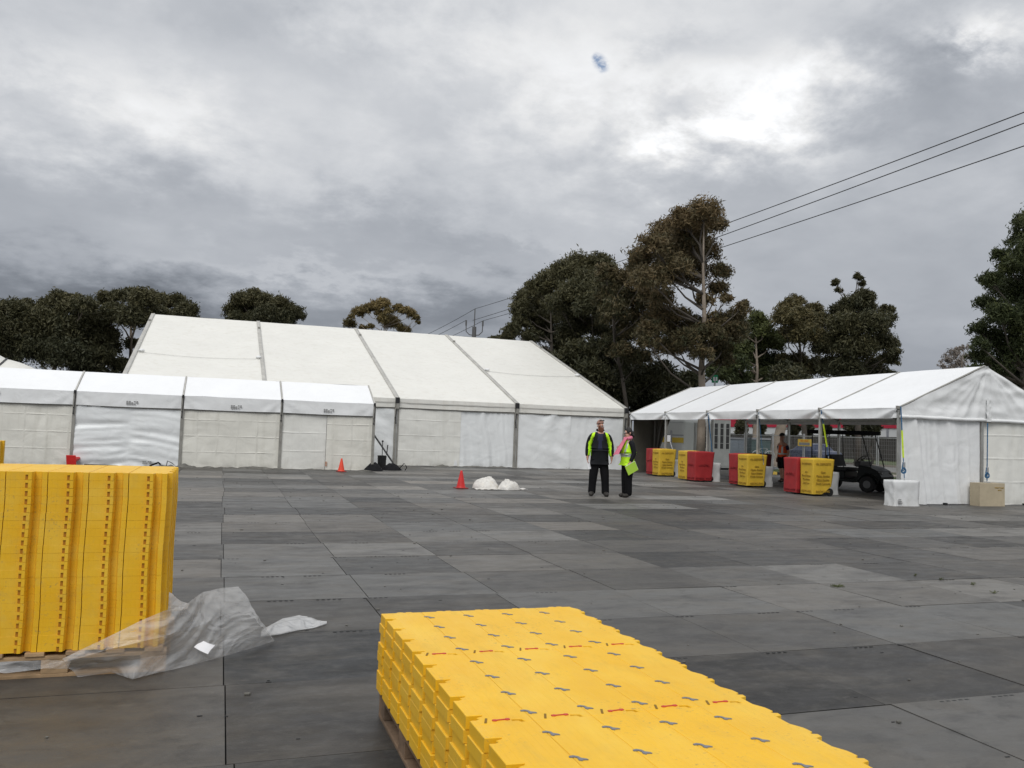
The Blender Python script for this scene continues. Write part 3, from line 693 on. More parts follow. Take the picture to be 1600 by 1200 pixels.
# end drape and tied-back curtain at the far end, shade put into their colour
wall(tr, RW, 0, 0, 0, 0, M['shadedcloth'], 'soft', 0, 1) if False else None
DW = lambda x, y, z: (x, 32.1+y, z)
wall(tr, DW, 16.5, at(1024, 700, 1, 32.1).x, 0, 2.35, M['shadedcloth'], 'soft', 0, 3.3, name='end_drape')
def cur(u, v):
    z = 2.3*v; x = at(1021, 700, 1, 32.0).x+.75*u*(.05+.95*v**1.4)
    return (x, 32.0-.05*math.sin(u*16)-.1*u, max(.02, z))
MB().sheet(cur, 40, 20).obj('tied_curtain', M['shadedcloth'], tr, smooth=True)

# --- marquee roof showing far left
tf = empty('marquee', (-14, 50, 0), 'distant marquee with pale scalloped roof at the left edge, below dark trees', 'marquee')
def peak(u, v):
    x = -20+u*11.0; t = abs(2*u-1); z = 5.0-(1.9)*t**1.15+.10*abs(math.sin(u*PI*6))
    return (x, 46+v*8, z-1.2*abs(2*v-1)+.6)
for k in range(6):
    MB().sheet(lambda u, v, k=k: peak((k+.02+.96*u)/6, v), 10, 10).obj('roof_panel', M['rooftent'], tf, smooth=True)
    p = [peak(k/6, v/10) for v in range(11)]; MB().tube([(a, b, c+.02) for a, b, c in p], .05, 5).obj('rafter', M['black'], tf)
for x in (-19.8, -9.3):
    for y in (46.2, 53.8): MB().box((x-.06, y-.06, 0), (x+.06, y+.06, 3.4)).obj('leg', M['leg'], tf)
MB().sheet(lambda u, v: (-9.2, 46.1+7.8*u, .0+3.3*v), 20, 8).obj('wall_panel', M['cream2'], tf)

# ------------------------------------------------------------------ pallets and yellow floor panels
def pallet(x0, x1, y0, y1, mt, name_label, along='x', h=.145):
    t = empty('pallet', ((x0+x1)/2, (y0+y1)/2, 0), name_label, 'pallet')
    if along == 'x':    # deck boards run along y, stringer boards along x
        for y in (y0, (y0+y1)/2-.05, y1-.1):
            MB().box((x0, y, 0), (x1, y+.1, .02)).obj('bottom_board', mt, t, bevel=.003)
            for x in (x0, (x0+x1)/2-.07, x1-.14): MB().box((x, y+.001, .0205), (x+.14, y+.099, .1)).obj('block', mt, t, bevel=.003)
            MB().box((x0, y, .1005), (x1, y+.1, .122)).obj('stringer_board', mt, t, bevel=.003)
        n = int((x1-x0)/.21)+1
        for k in range(n):
            x = x0+.02+k*(x1-x0-.14)/(n-1); MB().box((x, y0-.01, .1225), (x+.1, y1+.01, h)).obj('deck_board', mt, t, bevel=.003)
    else:
        for x in (x0, (x0+x1)/2-.05, x1-.1):
            MB().box((x, y0, 0), (x+.1, y1, .02)).obj('bottom_board', mt, t, bevel=.003)
            k = max(3, int((y1-y0)/.5)+1)
            for q in range(k):
                y = y0+q*(y1-y0-.14)/(k-1); MB().box((x+.001, y, .0205), (x+.099, y+.14, .1)).obj('block', mt, t, bevel=.003)
            MB().box((x, y0, .1005), (x+.1, y1, .122)).obj('stringer_board', mt, t, bevel=.003)
        n = int((y1-y0)/.2)+1
        for k in range(n):
            y = y0+k*(y1-y0-.1)/(n-1); MB().box((x0-.005, y, .1225), (x1+.005, y+.1, h)).obj('deck_board', mt, t, bevel=.003)
    return t
pallet(-1.44, -.25, 5.50, 6.44, M['wood'], 'pale timber pallet under the tall yellow stack, wrapped in clear film', 'x')
pallet(.845, 1.92, 1.75, 4.43, M['oldwood'], 'dark weathered timber pallet under the low yellow stack', 'y')
LH = .0475
def strip_poly(k, n=5, g_=.0012):
    """plan outline of strip k of a mat: 0.213 wide, 0.86 long, interlocking teeth on the outer edges"""
    x0, x1 = k*.215+g_, (k+1)*.215-g_; P_ = []
    # front edge, left to right: flat, tooth, recess, flat
    P_ += [(x0, 0), (x0+.098, 0), (x0+.102, -.012), (x0+.134, -.012), (x0+.139, .004), (x0+.143, .032), (x0+.176, .026), (x0+.184, 0), (x1, 0)]
    # right edge
    if k == n-1:
        for q in range(4):
            y = q*.215; P_ += [(x1, y+.060), (x1+.028, y+.066), (x1+.030, y+.088), (x1+.010, y+.094), (x1+.012, y+.104), (x1+.026, y+.112), (x1+.022, y+.150), (x1, y+.195)]
    P_ += [(x1, .86)]
    # back edge with low bumps
    P_ += [(x1-.045, .86), (x1-.052, .874), (x1-.078, .874), (x1-.084, .864), (x1-.092, .864), (x1-.098, .874), (x1-.126, .874), (x1-.134, .86), (x0, .86)]
    if k == 0:
        for q in range(4):
            y = .86-q*.215
            P_ += [(x0, y-.120), (x0+.058, y-.124), (x0+.050, y-.138), (x0+.030, y-.146), (x0+.036, y-.160), (x0+.020, y-.170), (x0, y-.168)]
    P_ += []
    return P_
def cleaned(P_):
    o = []
    for p in P_:
        if not o or (abs(o[-1][0]-p[0])+abs(o[-1][1]-p[1])) > 1e-5: o.append(p)
    return o
strip_me = []; tall_me = []
for k, dest, g_, zg, bv in [(k, d_, a, b, c) for d_, a, b, c in ((strip_me, .0007, .0016, .0020), (tall_me, .0020, .0005, .0009)) for k in range(5)]:
    mb = MB().prism(cleaned(strip_poly(k, 5, g_)), 0, LH-zg)
    me = mb.mesh('panel_strip'); me.materials.append(M['yellow'])
    bm = bmesh.new(); bm.from_mesh(me)
    es = [e for e in bm.edges if len(e.link_faces) == 2 and abs(e.verts[0].co.z-e.verts[1].co.z) < 1e-6 and e.verts[0].co.z > .01]
    bmesh.ops.bevel(bm, geom=es, offset=bv, segments=1, profile=.5, affect='EDGES', clamp_overlap=True); bm.to_mesh(me); bm.free()
    dest.append(me)
# ladder peg and pocket shown on the front end of every strip
mb = MB()
for k in range(5):
    x = k*.215
    mb.box((x+.118, -.021, .001), (x+.136, -.0125, LH-.001)); mb.box((x+.102, -.021, .030), (x+.1175, -.0125, LH-.001))
peg_me = mb.mesh('end_pegs'); peg_me.materials.append(M['yellow'])
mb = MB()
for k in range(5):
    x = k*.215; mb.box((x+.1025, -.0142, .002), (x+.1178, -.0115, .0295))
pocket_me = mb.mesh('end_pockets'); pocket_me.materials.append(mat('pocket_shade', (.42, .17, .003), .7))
gx = MB(); pts = [(-.022, .016), (-.008, .020), (.006, .010), (.010, -.004), (.024, -.012), (.028, -.020), (.012, -.018), (.006, -.024), (-.002, -.016), (.000, .000), (-.006, .008), (-.022, .008)]
gx.prism(pts, 0, .003); clip_me = gx.mesh('clip'); clip_me.materials.append(M['clipgrey'])
gx = MB(); pts = [(-.031, -.006), (-.020, -.009), (-.013, -.003), (.013, -.002), (.020, -.008), (.031, -.005), (.031, .006), (.020, .008), (.013, .003), (-.013, .002), (-.020, .006), (-.031, .004)]
gx.prism(pts, 0, .003); red_me = gx.mesh('clip'); red_me.materials.append(M['clipred'])
sm = MB().box((-.004, -.022, 0), (.004, .022, .002)).mesh('lock_slot'); sm.materials.append(M['slotdark'])
ORD = ['top', 'second', 'third', 'fourth', 'fifth', 'sixth', 'seventh', 'eighth', 'ninth', 'tenth', 'eleventh', 'twelfth', 'thirteenth', 'fourteenth', 'fifteenth', 'sixteenth', 'seventeenth', 'eighteenth', 'nineteenth', 'twentieth', 'twenty-first', 'twenty-second', 'twenty-third']
def add(me, name, parent, loc=(0, 0, 0), rz=0):
    o = D.objects.new(name, me); COL.objects.link(o); o.parent = parent; o.location = loc; o.rotation_euler = (0, 0, rz); return o
def panel(x, y, z, label, group, top=False, rz=0.0, clips=(1, 2, 3, 4), ends=True, me=None):
    t = empty('floor_panel', (x, y, z), label, 'floor panel', group, rz)
    for k in range(5): add((me or strip_me)[k], 'panel_strip', t)
    if ends: add(peg_me, 'end_pegs', t); add(pocket_me, 'end_pockets', t)
    if top:
        for k in clips:
            for q in range(4): add(clip_me, 'clip', t, (k*.215+.008+random.uniform(-.003, .003), .73-q*.215, LH-.0015), random.uniform(-.12, .12))
        for k in range(5):
            add(red_me, 'clip', t, (k*.215+.105, .028, LH-.0015), random.uniform(-.06, .06)).__setitem__('label', 'red clip')
            add(sm, 'lock_slot', t, (k*.215+.052, .030, LH-.0015), -.35)
    return t
where = ['far', 'middle', 'near']
for L in range(8):
    for q in range(3):
        z = .1465+L*LH; top = L == 7; o = ORD[7-L]
        lab = ('%s end yellow panel on top of the low stack, with grey and red clips' % where[q]) if top else ('yellow panel in the low stack, %s layer down, %s panel of three' % (o, where[q]))
        panel(.838+(0 if top else (-.012, -.012, -.004, -.010, -.010, .000, -.006)[L]), 4.44-.86*(q+1)+(.03 if L % 2 and not top else 0)*0+(0 if top else (-.012, -.010, .002, .004, -.006, -.008, .003)[L]+random.uniform(-.002, .002)), z, lab, None if top else 'yellow floor panels in the low stack', top, 0, ends=(q == 2))
NL = 22; LH2 = (1.178-.1465)/NL
for L in range(NL):
    top = L == NL-1
    t = panel(-1.372+random.uniform(-.0008, .0008)+(.003*math.sin(L*.45)), 5.505+random.choice((0, 0, 0, -.0008, .0006)), .1465+L*LH2,
              ('topmost yellow panel of the tall stack at left, beside clear film' if top else 'yellow panel in the tall stack at left, %s from the top' % (ORD[NL-1-L])),
              None if top else 'yellow floor panels in the tall stack', False, 0, me=tall_me)
    t.scale = (1, 1, LH2/LH*1.0)
# third stack, standing further back at the left edge
p3 = at(10, 700, 2, 1.16); X3, Y3 = -2.62, 11.2
X3 = at(9, 705, 1, Y3).x-.20
pallet(X3-1.12, X3+.03, Y3, Y3+.9, M['wood'], 'timber pallet under the farther yellow stack at the left edge', 'x')
for L in range(NL):
    t = panel(X3-1.075, Y3, .1465+L*LH2, 'yellow panel in the farther stack at the left edge, %s from the top' % ORD[NL-1-L], 'yellow floor panels in the farther stack', False, 0, me=tall_me)
    t.scale = (1, 1, LH2/LH)

# ------------------------------------------------------------------ clear wrapping film
def polyat(pl, t):
    n = len(pl)-1; k = min(n-1, int(t*n)); f = t*n-k; return Vector(pl[k]).lerp(Vector(pl[k+1]), f)
def filmsheet(rows, nu, nv, amp, seed, mt, label, name='plastic_film'):
    R_ = [[tuple(q) for q in r] for r in rows]
    def fn(u, v):
        m_ = len(R_)-1; k = min(m_-1, int(v*m_)); f = v*m_-k; f = f*f*(3-2*f)
        a = polyat(R_[k], u); b = polyat(R_[k+1], u); p = a.lerp(b, f)
        e = math.sin(PI*max(.02, min(.98, v)))**.5
        q_ = p.x*2.2-p.z*5.5+p.y*1.5+.7*nz(p.x*2.5, p.z*3, seed); dn = amp*(.7*fbm(p.x*2.6+seed, p.z*3+p.y, seed, 3)+1.1*(.5-abs(nz(q_*1.6, seed, 2)))+.35*(.5-abs(nz(q_*4+p.x*3, p.z*4, seed+2))))
        p = p+Vector((.35*dn, -dn*e, .8*dn*e)); p.z = max(.006, p.z); return p
    mb = MB().sheet(fn, nu, nv)
    return thing(mb, name, mt, label, 'plastic film', smooth=True)
Y_ = lambda px, py, y: at(px, py, 1, y)
G_ = lambda px, py, z=.008: at(px, py, 2, z)
top = [Y_(96, 1030, 5.42), Y_(135, 1011, 5.40), Y_(175, 992, 5.38), Y_(215, 972, 5.38), Y_(255, 955, 5.42), Y_(290, 944, 5.62), Y_(315, 926, 5.85), Y_(345, 919, 6.0), Y_(371, 917, 6.02), Y_(388, 935, 5.98), Y_(400, 962, 5.9), Y_(426, 1000, 5.98)]
mid = [Y_(100, 1036, 5.40), Y_(140, 1026, 5.36), Y_(180, 1014, 5.33), Y_(220, 1004, 5.33), Y_(258, 994, 5.40), Y_(292, 986, 5.55), Y_(322, 975, 5.72), Y_(350, 962, 5.82), Y_(372, 955, 5.86), Y_(390, 965, 5.85), Y_(404, 980, 5.86), Y_(427, 1001, 5.97)]
mid2 = [Y_(106, 1043, 5.44), Y_(138, 1042, 5.42), Y_(170, 1038, 5.40), Y_(215, 1030, 5.42), Y_(258, 1024, 5.5), Y_(295, 1017, 5.58), Y_(325, 1010, 5.68), Y_(352, 1003, 5.78), Y_(375, 1000, 5.84), Y_(393, 999, 5.88), Y_(408, 999, 5.92), Y_(427, 1001.5, 5.98)]
bot = [G_(122, 1058), G_(150, 1054), G_(172, 1051), G_(206, 1062), G_(240, 1053), G_(280, 1044), G_(312, 1036), G_(342, 1028), G_(366, 1021), G_(390, 1014), G_(410, 1008), G_(427, 1002)]
filmsheet([top, mid, mid2, bot], 150, 60, .034, 3, M['film'], 'clear plastic film slumped beside the tall yellow stack, peaked in the middle')
t2 = [Y_(372, 917, 6.04), Y_(386, 930, 6.10), Y_(398, 960, 6.2), Y_(408, 985, 6.3), Y_(440, 967, 6.62), Y_(468, 961, 6.7), Y_(488, 966, 6.72), Y_(508, 974, 6.6)]
b2 = [G_(300, 1000), G_(340, 1006), G_(375, 1004), G_(405, 996), G_(436, 992), G_(466, 985), G_(490, 981), G_(509, 975.5)]
filmsheet([t2[3:], [a.lerp(b, .5)+Vector((0, -.03, .02)) for a, b in zip(t2[3:], b2[3:])], b2[3:]], 70, 24, .035, 8, M['film2'], 'small crumpled tail of milky film lying right of the clear film')
filmsheet([[Y_(262, 925, 5.95), Y_(268, 928, 6.0), Y_(282, 940, 6.05), Y_(296, 944, 6.0)], [Y_(259, 955, 5.9), Y_(268, 956, 5.9), Y_(280, 955, 5.9), Y_(292, 952, 5.9)]], 30, 24, .02, 12, M['film2'], 'upright flap of milky film against the right side of the tall stack')
filmsheet([[Y_(-30, 1036, 5.46), Y_(20, 1034, 5.44), Y_(50, 1033, 5.44), Y_(78, 1030, 5.43), Y_(110, 1034, 5.43)], [Y_(-30, 1050, 5.42), Y_(10, 1052, 5.40), Y_(40, 1048, 5.40), Y_(70, 1044, 5.42), Y_(105, 1046, 5.43)]], 60, 16, .03, 17, M['film'], 'strip of clear film stretched across the front of the pale pallet')
pp = G_(320, 1012, .06)
mb = MB().sheet(lambda u, v: Y_(304+28*u-4+v*5, 1001+9*u+v*10-4, 5.60)+Vector((0, -.02*math.sin(PI*u), 0)), 6, 6)
_c = [Y_(303, 1011, 5.58), Y_(318, 1000.5, 5.62), Y_(336, 1007, 5.62), Y_(325, 1022, 5.55)]
mb = MB().sheet(lambda u, v: (_c[0].lerp(_c[3], u)).lerp(_c[1].lerp(_c[2], u), v)+Vector((0, -.012*math.sin(PI*u), .004*math.sin(5*v))), 6, 6)
thing(mb, 'paper_slip', M['paper'], 'white paper slip caught in the clear film', 'paper')

# ------------------------------------------------------------------ covered wheelie bins
def bin_(x0, y0, col, label, txt=True, wx=.77, wy=.55, h=1.05, lift=False, seed=0):
    """fabric cover over a wheelie bin; near corner at (x0, y0), long face towards -y"""
    t = empty('bin', (x0+wx/2, y0+wy/2, 0), label, 'bin')
    mt = {'y': M['binyellow'], 'r': M['binred'], 'd': M['bindark']}[col]; pr = M['darkprint'] if col == 'y' else M['redprint']
    X = lambda a, b, c: (a, b, c)
    tx, ty = .09, .04
    MB().add([X(x0+.06, y0+.05, .03), X(x0+wx-.16, y0+.05, .03), X(x0+wx-.16, y0+wy-.05, .03), X(x0+.06, y0+wy-.05, .03),
              X(x0+.04, y0+.04, h-.06), X(x0+wx-.05, y0+.04, h-.06), X(x0+wx-.05, y0+wy-.04, h-.06), X(x0+.04, y0+wy-.04, h-.06)],
             [(0, 3, 2, 1), (4, 5, 6, 7), (0, 1, 5, 4), (1, 2, 6, 5), (2, 3, 7, 6), (3, 0, 4, 7)]).obj('bin_body', M['black'], t)
    for yy in (y0+.06, y0+wy-.06):
        MB().disc((x0+wx-.13, yy, .11), (0, 1, 0), .11, .05, 18).obj('wheel', M['rubber'], t)
    # cover: ring of points swept from top to hem, tapering, lifted at one corner on one bin
    ring = []
    nC = 16
    for s in range(4):
        for k in range(nC):
            f = k/nC
            ring.append([(f, 0), (1, f), (1-f, 1), (0, 1-f)][s])
    nv = 18
    def P_(i, v):
        a, b = ring[i % len(ring)]
        tap = tx*(1-v); bx_ = x0+.02+a*(wx-.02-tap-.02)+.0; by_ = y0+ty*(1-v)*.5+b*(wy-ty*(1-v))
        z = .055+(h-.055)*v
        if lift and v < .5:
            c = max(0, 1-math.hypot((1-a)*wx, b*wy)/.36); z += c*.22*(1-v*2)
        c = math.hypot(min(a, 1-a)*wx, min(b, 1-b)*wy)
        wob = .012*nz(a*3+seed, b*3+z*2.2, seed)+.014*nz(a*2+b, z*1.1, seed+4)*(1-v)
        nx, ny = (a-.5)*2, (b-.5)*2
        bulge = .02*(1-abs(nx))*0
        z += .012*nz(a*4, b*4, seed+7)*(1 if v < .05 else 0)
        if v > .97: z -= .012*(1-min(1, c/.12))
        return (bx_+nx*wob*(abs(nx) > .9), by_+ny*wob*(abs(ny) > .9), z)
    mb = MB(); N = len(ring)
    for j in range(nv+1):
        for i in range(N): mb.v.append(P_(i, j/nv))
    for j in range(nv):
        for i in range(N): mb.f.append((j*N+i, j*N+(i+1) % N, (j+1)*N+(i+1) % N, (j+1)*N+i))
    top_ = [P_(i, 1) for i in range(N)]; k = len(mb.v); cx, cy = x0+wx/2, y0+wy/2
    for r in (.6, .25):
        for q in top_: mb.v.append((cx+(q[0]-cx)*r, cy+(q[1]-cy)*r, h+.018*(1-r)+.010*nz(q[0]*3, q[1]*3, r)))
    a0 = nv*N
    for rr in (0, 1):
        b0 = a0 if rr == 0 else k; b1 = k+rr*N
        for i in range(N): mb.f.append((b0+i, b0+(i+1) % N, b1+(i+1) % N, b1+i))
    mb.f.append(tuple(k+N+i for i in range(N)))
    mb.obj('fabric_cover', mt, t, smooth=True, bevel=0)
    if txt:
        cxf = x0+wx*.47; yf = y0-.012; xl = x0-.004; cyl = y0+wy/2
        if col == 'y':
            fr = [('10c DEPOSITS', .088, .90), ('Cans', .078, .67), ('Plastic Bottles', .082, .565), ('Glass Bottles', .082, .46), ('Drink Cartons', .082, .355), ('RECYCLING', .088, .13)]
            sd_ = [('10c DEPOSITS', .07, .90), ('No', .07, .67), ('Food Scraps', .074, .565), ('Tea Plates', .074, .46), ('Still Cups', .074, .355), ('RECYCLING', .074, .13)]
        else:
            fr = [('LANDFILL', .10, .58), ('GENERAL WASTE', .088, .13)]; sd_ = [('LANDFILL', .09, .58), ('GENERAL WASTE', .062, .13)]
        for s_, z_, zz in [(a, b, c) for a, b, c in fr]: text(s_, z_, pr, t, (cxf, yf+.02*(1-zz)*.5, zz), (1, 0, 0), (0, 0, 1), bold=.0, thick=.006)
        for s_, z_, zz in sd_: text(s_, z_, pr, t, (xl+.012, cyl, zz), (0, -1, 0), (0, 0, 1), bold=.0, thick=.006)
    return t
def xat(px, py, y): return at(px, py, 1, y).x
xb4 = xat(1269, 773, 19.6); xb3 = xat(1167, 759, 23.0); xb2 = xat(1085, 752, 25.5); xb1 = xat(1029, 743, 28.6)
bin_(xb4, 19.6, 'y', 'yellow-covered bin nearest the camera, its cover lifted off a black wheel', lift=True, seed=1)
bin_(xb4-.08, 20.2, 'r', 'red-covered bin behind the yellow bin with the lifted cover, nearest the buggy', wy=.6, seed=2)
bin_(xb3, 23.0, 'y', 'yellow-covered bin in the second group from the buggy, between red and maroon covers', seed=3)
bin_(xb3+.10, 23.62, 'r', 'thin red sliver of a covered bin left of the middle yellow bin', wy=.6, seed=4)
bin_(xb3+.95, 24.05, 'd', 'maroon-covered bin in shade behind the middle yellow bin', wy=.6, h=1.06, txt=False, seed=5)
bin_(xb2, 25.5, 'r', 'broad red-covered bin in front of a yellow one, second group from the far end', wx=.80, seed=6)
bin_(xb2+.04, 26.12, 'y', 'yellow-covered bin half hidden behind the broad red bin', wy=.62, seed=7)
bin_(xb1, 28.6, 'y', 'yellow-covered bin farthest away, beside the woman in the vest', seed=8)
bin_(xb1+.08, 29.22, 'r', 'red-covered bin at the far end, left of the farthest yellow bin', wy=.6, seed=9)

# ------------------------------------------------------------------ anchor weights and straps
def weight(x0, x1, y0, y1, h, mt, label, seed, box=False):
    def body():
        mb = MB(); n = 10; N = 4*n
        for j in range(n+1):
            v = j/n
            for i in range(N):
                s, f = divmod(i, n); f /= n
                a, b = [(f, 0), (1, f), (1-f, 1), (0, 1-f)][s]
                e = 0 if box else .022*nz(a*3+seed, v*3, b*3)-.02*(1-v)*math.sin(PI*v)
                mb.v.append((x0+a*(x1-x0)+(a-.5)*2*e*(abs(a-.5) > .45), y0+b*(y1-y0)+(b-.5)*2*e*(abs(b-.5) > .45), h*v+(0 if box else .012*nz(a*4, b*4, seed)*(v > .9))))
        for j in range(n):
            for i in range(N): mb.f.append((j*N+i, j*N+(i+1) % N, (j+1)*N+(i+1) % N, (j+1)*N+i))
        mb.f.append(tuple(n*N+i for i in range(N))); return mb
    mb = body(); t = empty('anchor_weight', ((x0+x1)/2, (y0+y1)/2, 0), label, 'weight')
    mb.obj('block' if box else 'fabric_cover', mt, t, smooth=not box, bevel=0)
    if box:
        MB().box(((x0+x1)/2-.05, (y0+y1)/2-.05, h+.001), ((x0+x1)/2+.05, (y0+y1)/2+.05, h+.03)).obj('lifting_lug', M['galv'], t)
    return t
wc = weight(xat(1397, 790, 16.62), xat(1437, 790, 16.62), 16.62, 16.97, .64, M['weight'], 'white fabric-covered anchor weight at the near corner of the open marquee', 1)
mb = MB()
wx_ = xat(1404, 780, 16.6)
for r in range(3): mb.box((wx_, 16.592, .07+r*.04), (wx_+.12-.02*r, 16.606, .092+r*.04))
mb.obj('printed_label', M['greyprint'], wc)
tx0, tx1 = xat(1531, 789, 16.74), xat(1570, 789, 16.74)
wt = weight(tx0, tx1, 16.74, 17.05, .60, M['tan'], 'tan concrete anchor block in front of the middle of the end wall', 2, True)
text('WEIGHT CLASS', .045, M['darkprint'], wt, (tx1-.20, 16.734, .48), (1, 0, 0), (0, 0, 1)); text('600 KG', .04, M['darkprint'], wt, (tx1-.18, 16.734, .42), (1, 0, 0), (0, 0, 1))
for (px0, px1, yy, lab) in [(1288, 1310, 20.25, 'white anchor weight right of the nearest yellow bin, beside the buggy'), (1190, 1207, 23.45, 'white anchor weight right of the middle yellow bin'),
                            (1102, 1125, 25.9, 'white anchor weight right of the broad red bin'), (1044, 1060, 28.9, 'white anchor weight right of the farthest yellow bin')]:
    a, b = xat(px0, 765, yy), xat(px1, 765, yy); weight(a, b, yy-.02, yy+.45, .66, M['weight'], lab, px0*.1)
def strap(p, q, label, lime=(0, 0), hook=.25, wd=.035, knot=True):
    p, q = Vector(p), Vector(q); L = lambda t: p.lerp(q, t)
    t = empty('ratchet_strap', tuple(q), label, 'strap')
    MB().bar(p, L(lime[0] if lime[1] else 1), wd, .006, (0, 1, 0)).obj('strap', M['blue'], t)
    if lime[1]:
        MB().bar(L(lime[0]), L(lime[1]), wd*1.35, .012, (0, 1, 0)).obj('sleeve', M['lime'], t)
        MB().bar(L(lime[1]), q, wd*.6, .008, (0, 1, 0)).obj('strap', M['blue'], t)
    if knot:
        k = L(.83); MB().box((k.x-.03, k.y-.03, k.z-.07), (k.x+.03, k.y+.02, k.z+.09)).obj('ratchet', M['galv'], t, bevel=.008)
        mb = MB()
        for r in (.05, .062, .074): mb.tube([k+Vector((-.03+r*math.cos(a), -.03+.1*r*math.sin(a*2), -.12+r*math.sin(a))) for a in np.linspace(0, 2*PI, 15)], .012, 5)
        mb.obj('coiled_tail', M['blue'], t)
        MB().tube([k+Vector((-.05, -.03, .08)), k+Vector((-.08, -.03, -.05)), k+Vector((-.05, -.03, -.13))], .012, 5).obj('strap_loop', M['blue'], t)
    MB().tube([q, q+Vector((0, 0, -.06))], .012, 6).obj('hook', M['galv'], t)
strap((16.36, 17.05, 2.5), (xat(1413, 750, 16.75), 16.75, .69), 'blue and lime ratchet strap at the near corner of the open marquee', (.34, .72))
strap((19.24, 17.02, 2.18), ((tx0+tx1)/2-.03, 16.88, .66), 'blue ratchet strap running to the tan block')
strap((16.38, 20.1, 2.45), (16.62, 20.05, 1.12), 'lime-sleeved strap on the post behind the nearest yellow bin', (.30, .80), knot=False)
strap((16.38, 26.1, 2.42), (16.40, 25.75, .8), 'blue strap on the post behind the broad red bin', knot=False)
strap((16.38, 23.1, 2.42), (16.42, 22.85, .8), 'thin blue strap on the post behind the middle yellow bin', knot=False, wd=.015)

# ------------------------------------------------------------------ cones, bags, loose things
def cone(loc, h, mt, label, rot=None):
    t = empty('traffic_cone', loc, label, 'traffic cone')
    n = 24; mb = MB(); mb.tube([(0, 0, .02), (0, 0, .05), (0, 0, h*.97), (0, 0, h)], [h*.27, h*.245, h*.062, h*.045], n)
    mb.obj('cone_body', mt, t, world=False, smooth=False)
    b = h*.36; MB().box((-b, -b, 0), (b, b, .025)).obj('base', mt if rot or h > .5 else M['conebase'], t, world=False, bevel=.012)
    if rot: t.rotation_euler = rot
    return t
M['conebase'] = mat('dark_red_base', (.22, .012, .012), .6)
c = at(720, 763, 2, 0); cone((c.x, c.y, 0), .46, M['cone'], 'red-orange traffic cone on the paving left of the two white bags')
c = at(533, 737, 2, 0); cone((c.x, c.y, 0), .44, M['conefar'], 'bright orange traffic cone against the last cream wall of the low marquee')
cone((-4.32, 28.72, .17), .46, M['cone'], 'red traffic cone lying on its side behind the tall yellow stack', (math.radians(-80), .0, math.radians(-28)))
def bagpile(c, r, seed, label, spread):
    def fn(u, v):
        a = u*2*PI; rr = v; f = 1+.28*nz(math.cos(a)*1.2+seed, math.sin(a)*1.2, seed)
        cr = .5-abs(nz(math.cos(a)*rr*3.2+seed, math.sin(a)*rr*3.2, seed)); z = r*.85*math.sqrt(max(0, 1-rr**1.7))*(1+.35*nz(math.cos(a)*rr*1.3+seed, math.sin(a)*rr*1.3, 2))+.10*(cr-.3)*(1-rr**3)+.05*(.5-abs(nz(math.cos(a)*rr*8, math.sin(a)*rr*8, seed)))*(1-rr**2)
        return (c[0]+math.cos(a)*rr*r*1.0*f*spread, c[1]+math.sin(a)*rr*r*.95*f, max(.006, z))
    return thing(MB().sheet(fn, 72, 30), 'plastic_bag', M['bag'], label, 'bag', smooth=True)
b1_ = at(762, 764, 2, 0); b2_ = at(798, 766, 2, 0)
bagpile((b1_.x+.02, b1_.y+.15), .31, 3, 'taller crumpled white plastic bag, beside the cone', 1.15)
bagpile((b2_.x, b2_.y+.15), .27, 9, 'rounder white plastic bag with a brownish patch, right of the taller one', 1.05)
def fn(u, v):
    p = at(735+10+80*u, 765.5, 2, 0); return (p.x, p.y-.02+.3*v, .008+.045*abs(nz(u*9, v*4, 1)))
thing(MB().sheet(fn, 50, 10), 'plastic_sheet', M['bag'], 'flat white plastic film spread under the two white bags', 'plastic film', smooth=True)
# black gear between the two marquees
def lump(c, rx, ry_, h, seed, label, name='sandbag', cat='bag', tip=(0, 0)):
    def fn(u, v):
        a = u*2*PI; f = 1+.25*nz(math.cos(a)*1.4+seed, math.sin(a)*1.4, seed)
        z = h*(1-v**2.1)*(1+.25*nz(math.cos(a)*v*3, math.sin(a)*v*3, seed)); s = 1-v
        return (c[0]+math.cos(a)*v*rx*f+tip[0]*s, c[1]+math.sin(a)*v*ry_*f+tip[1]*s, max(.004, z))
    return thing(MB().sheet(fn, 40, 16), name, M['blackfab'], label, cat, smooth=True)
q = at(584, 736, 2, 0); lump((q.x-.03, q.y+.10), .34, .26, .30, 2, 'black sandbag leaning on the end post of the low marquee', tip=(.0, .1))
q = at(612, 735, 2, 0); sb = lump((q.x, q.y+.15), .38, .26, .24, 5, 'black sandbag with carry loops at the foot of the big marquee leg')
mb = MB(); mb.tube([(q.x+.25, q.y-.05, .06), (q.x+.42, q.y-.08, .26), (q.x+.52, q.y-.1, .12), (q.x+.46, q.y-.1, .01)], .018, 6)
mb.v = [(a-sb.location.x, b-sb.location.y, c-sb.location.z) for a, b, c in mb.v]; mb.obj('carry_loop', M['blackfab'], sb, world=False)
q = at(597, 731, 2, 0); t = empty('ballast_bucket', (q.x, q.y+.1, 0), 'black ballast tub with upright strap between the two sandbags', 'bucket')
MB().tube([(q.x, q.y+.1, .0), (q.x, q.y+.1, .46)], [.15, .17], 14).obj('tub', M['black'], t)
MB().bar((q.x, q.y+.1, .46), (q.x, q.y+.12, .98), .025).ball((q.x, q.y+.1, .99), .04, 8, 5).obj('strap', M['black'], t)
MB().bar((q.x+.17, q.y+.1, .48), (q.x+.2, q.y+.12, .86), .035).obj('ratchet', M['black'], t)
mb = MB(); a = at(582, 676, 1, 31.0); b = at(614, 723, 1, 31.6); mb.bar(a, b, .045)
thing(mb, 'brace_pole', M['pole'], 'dark slanting brace pole between the low and big marquees', 'pole')
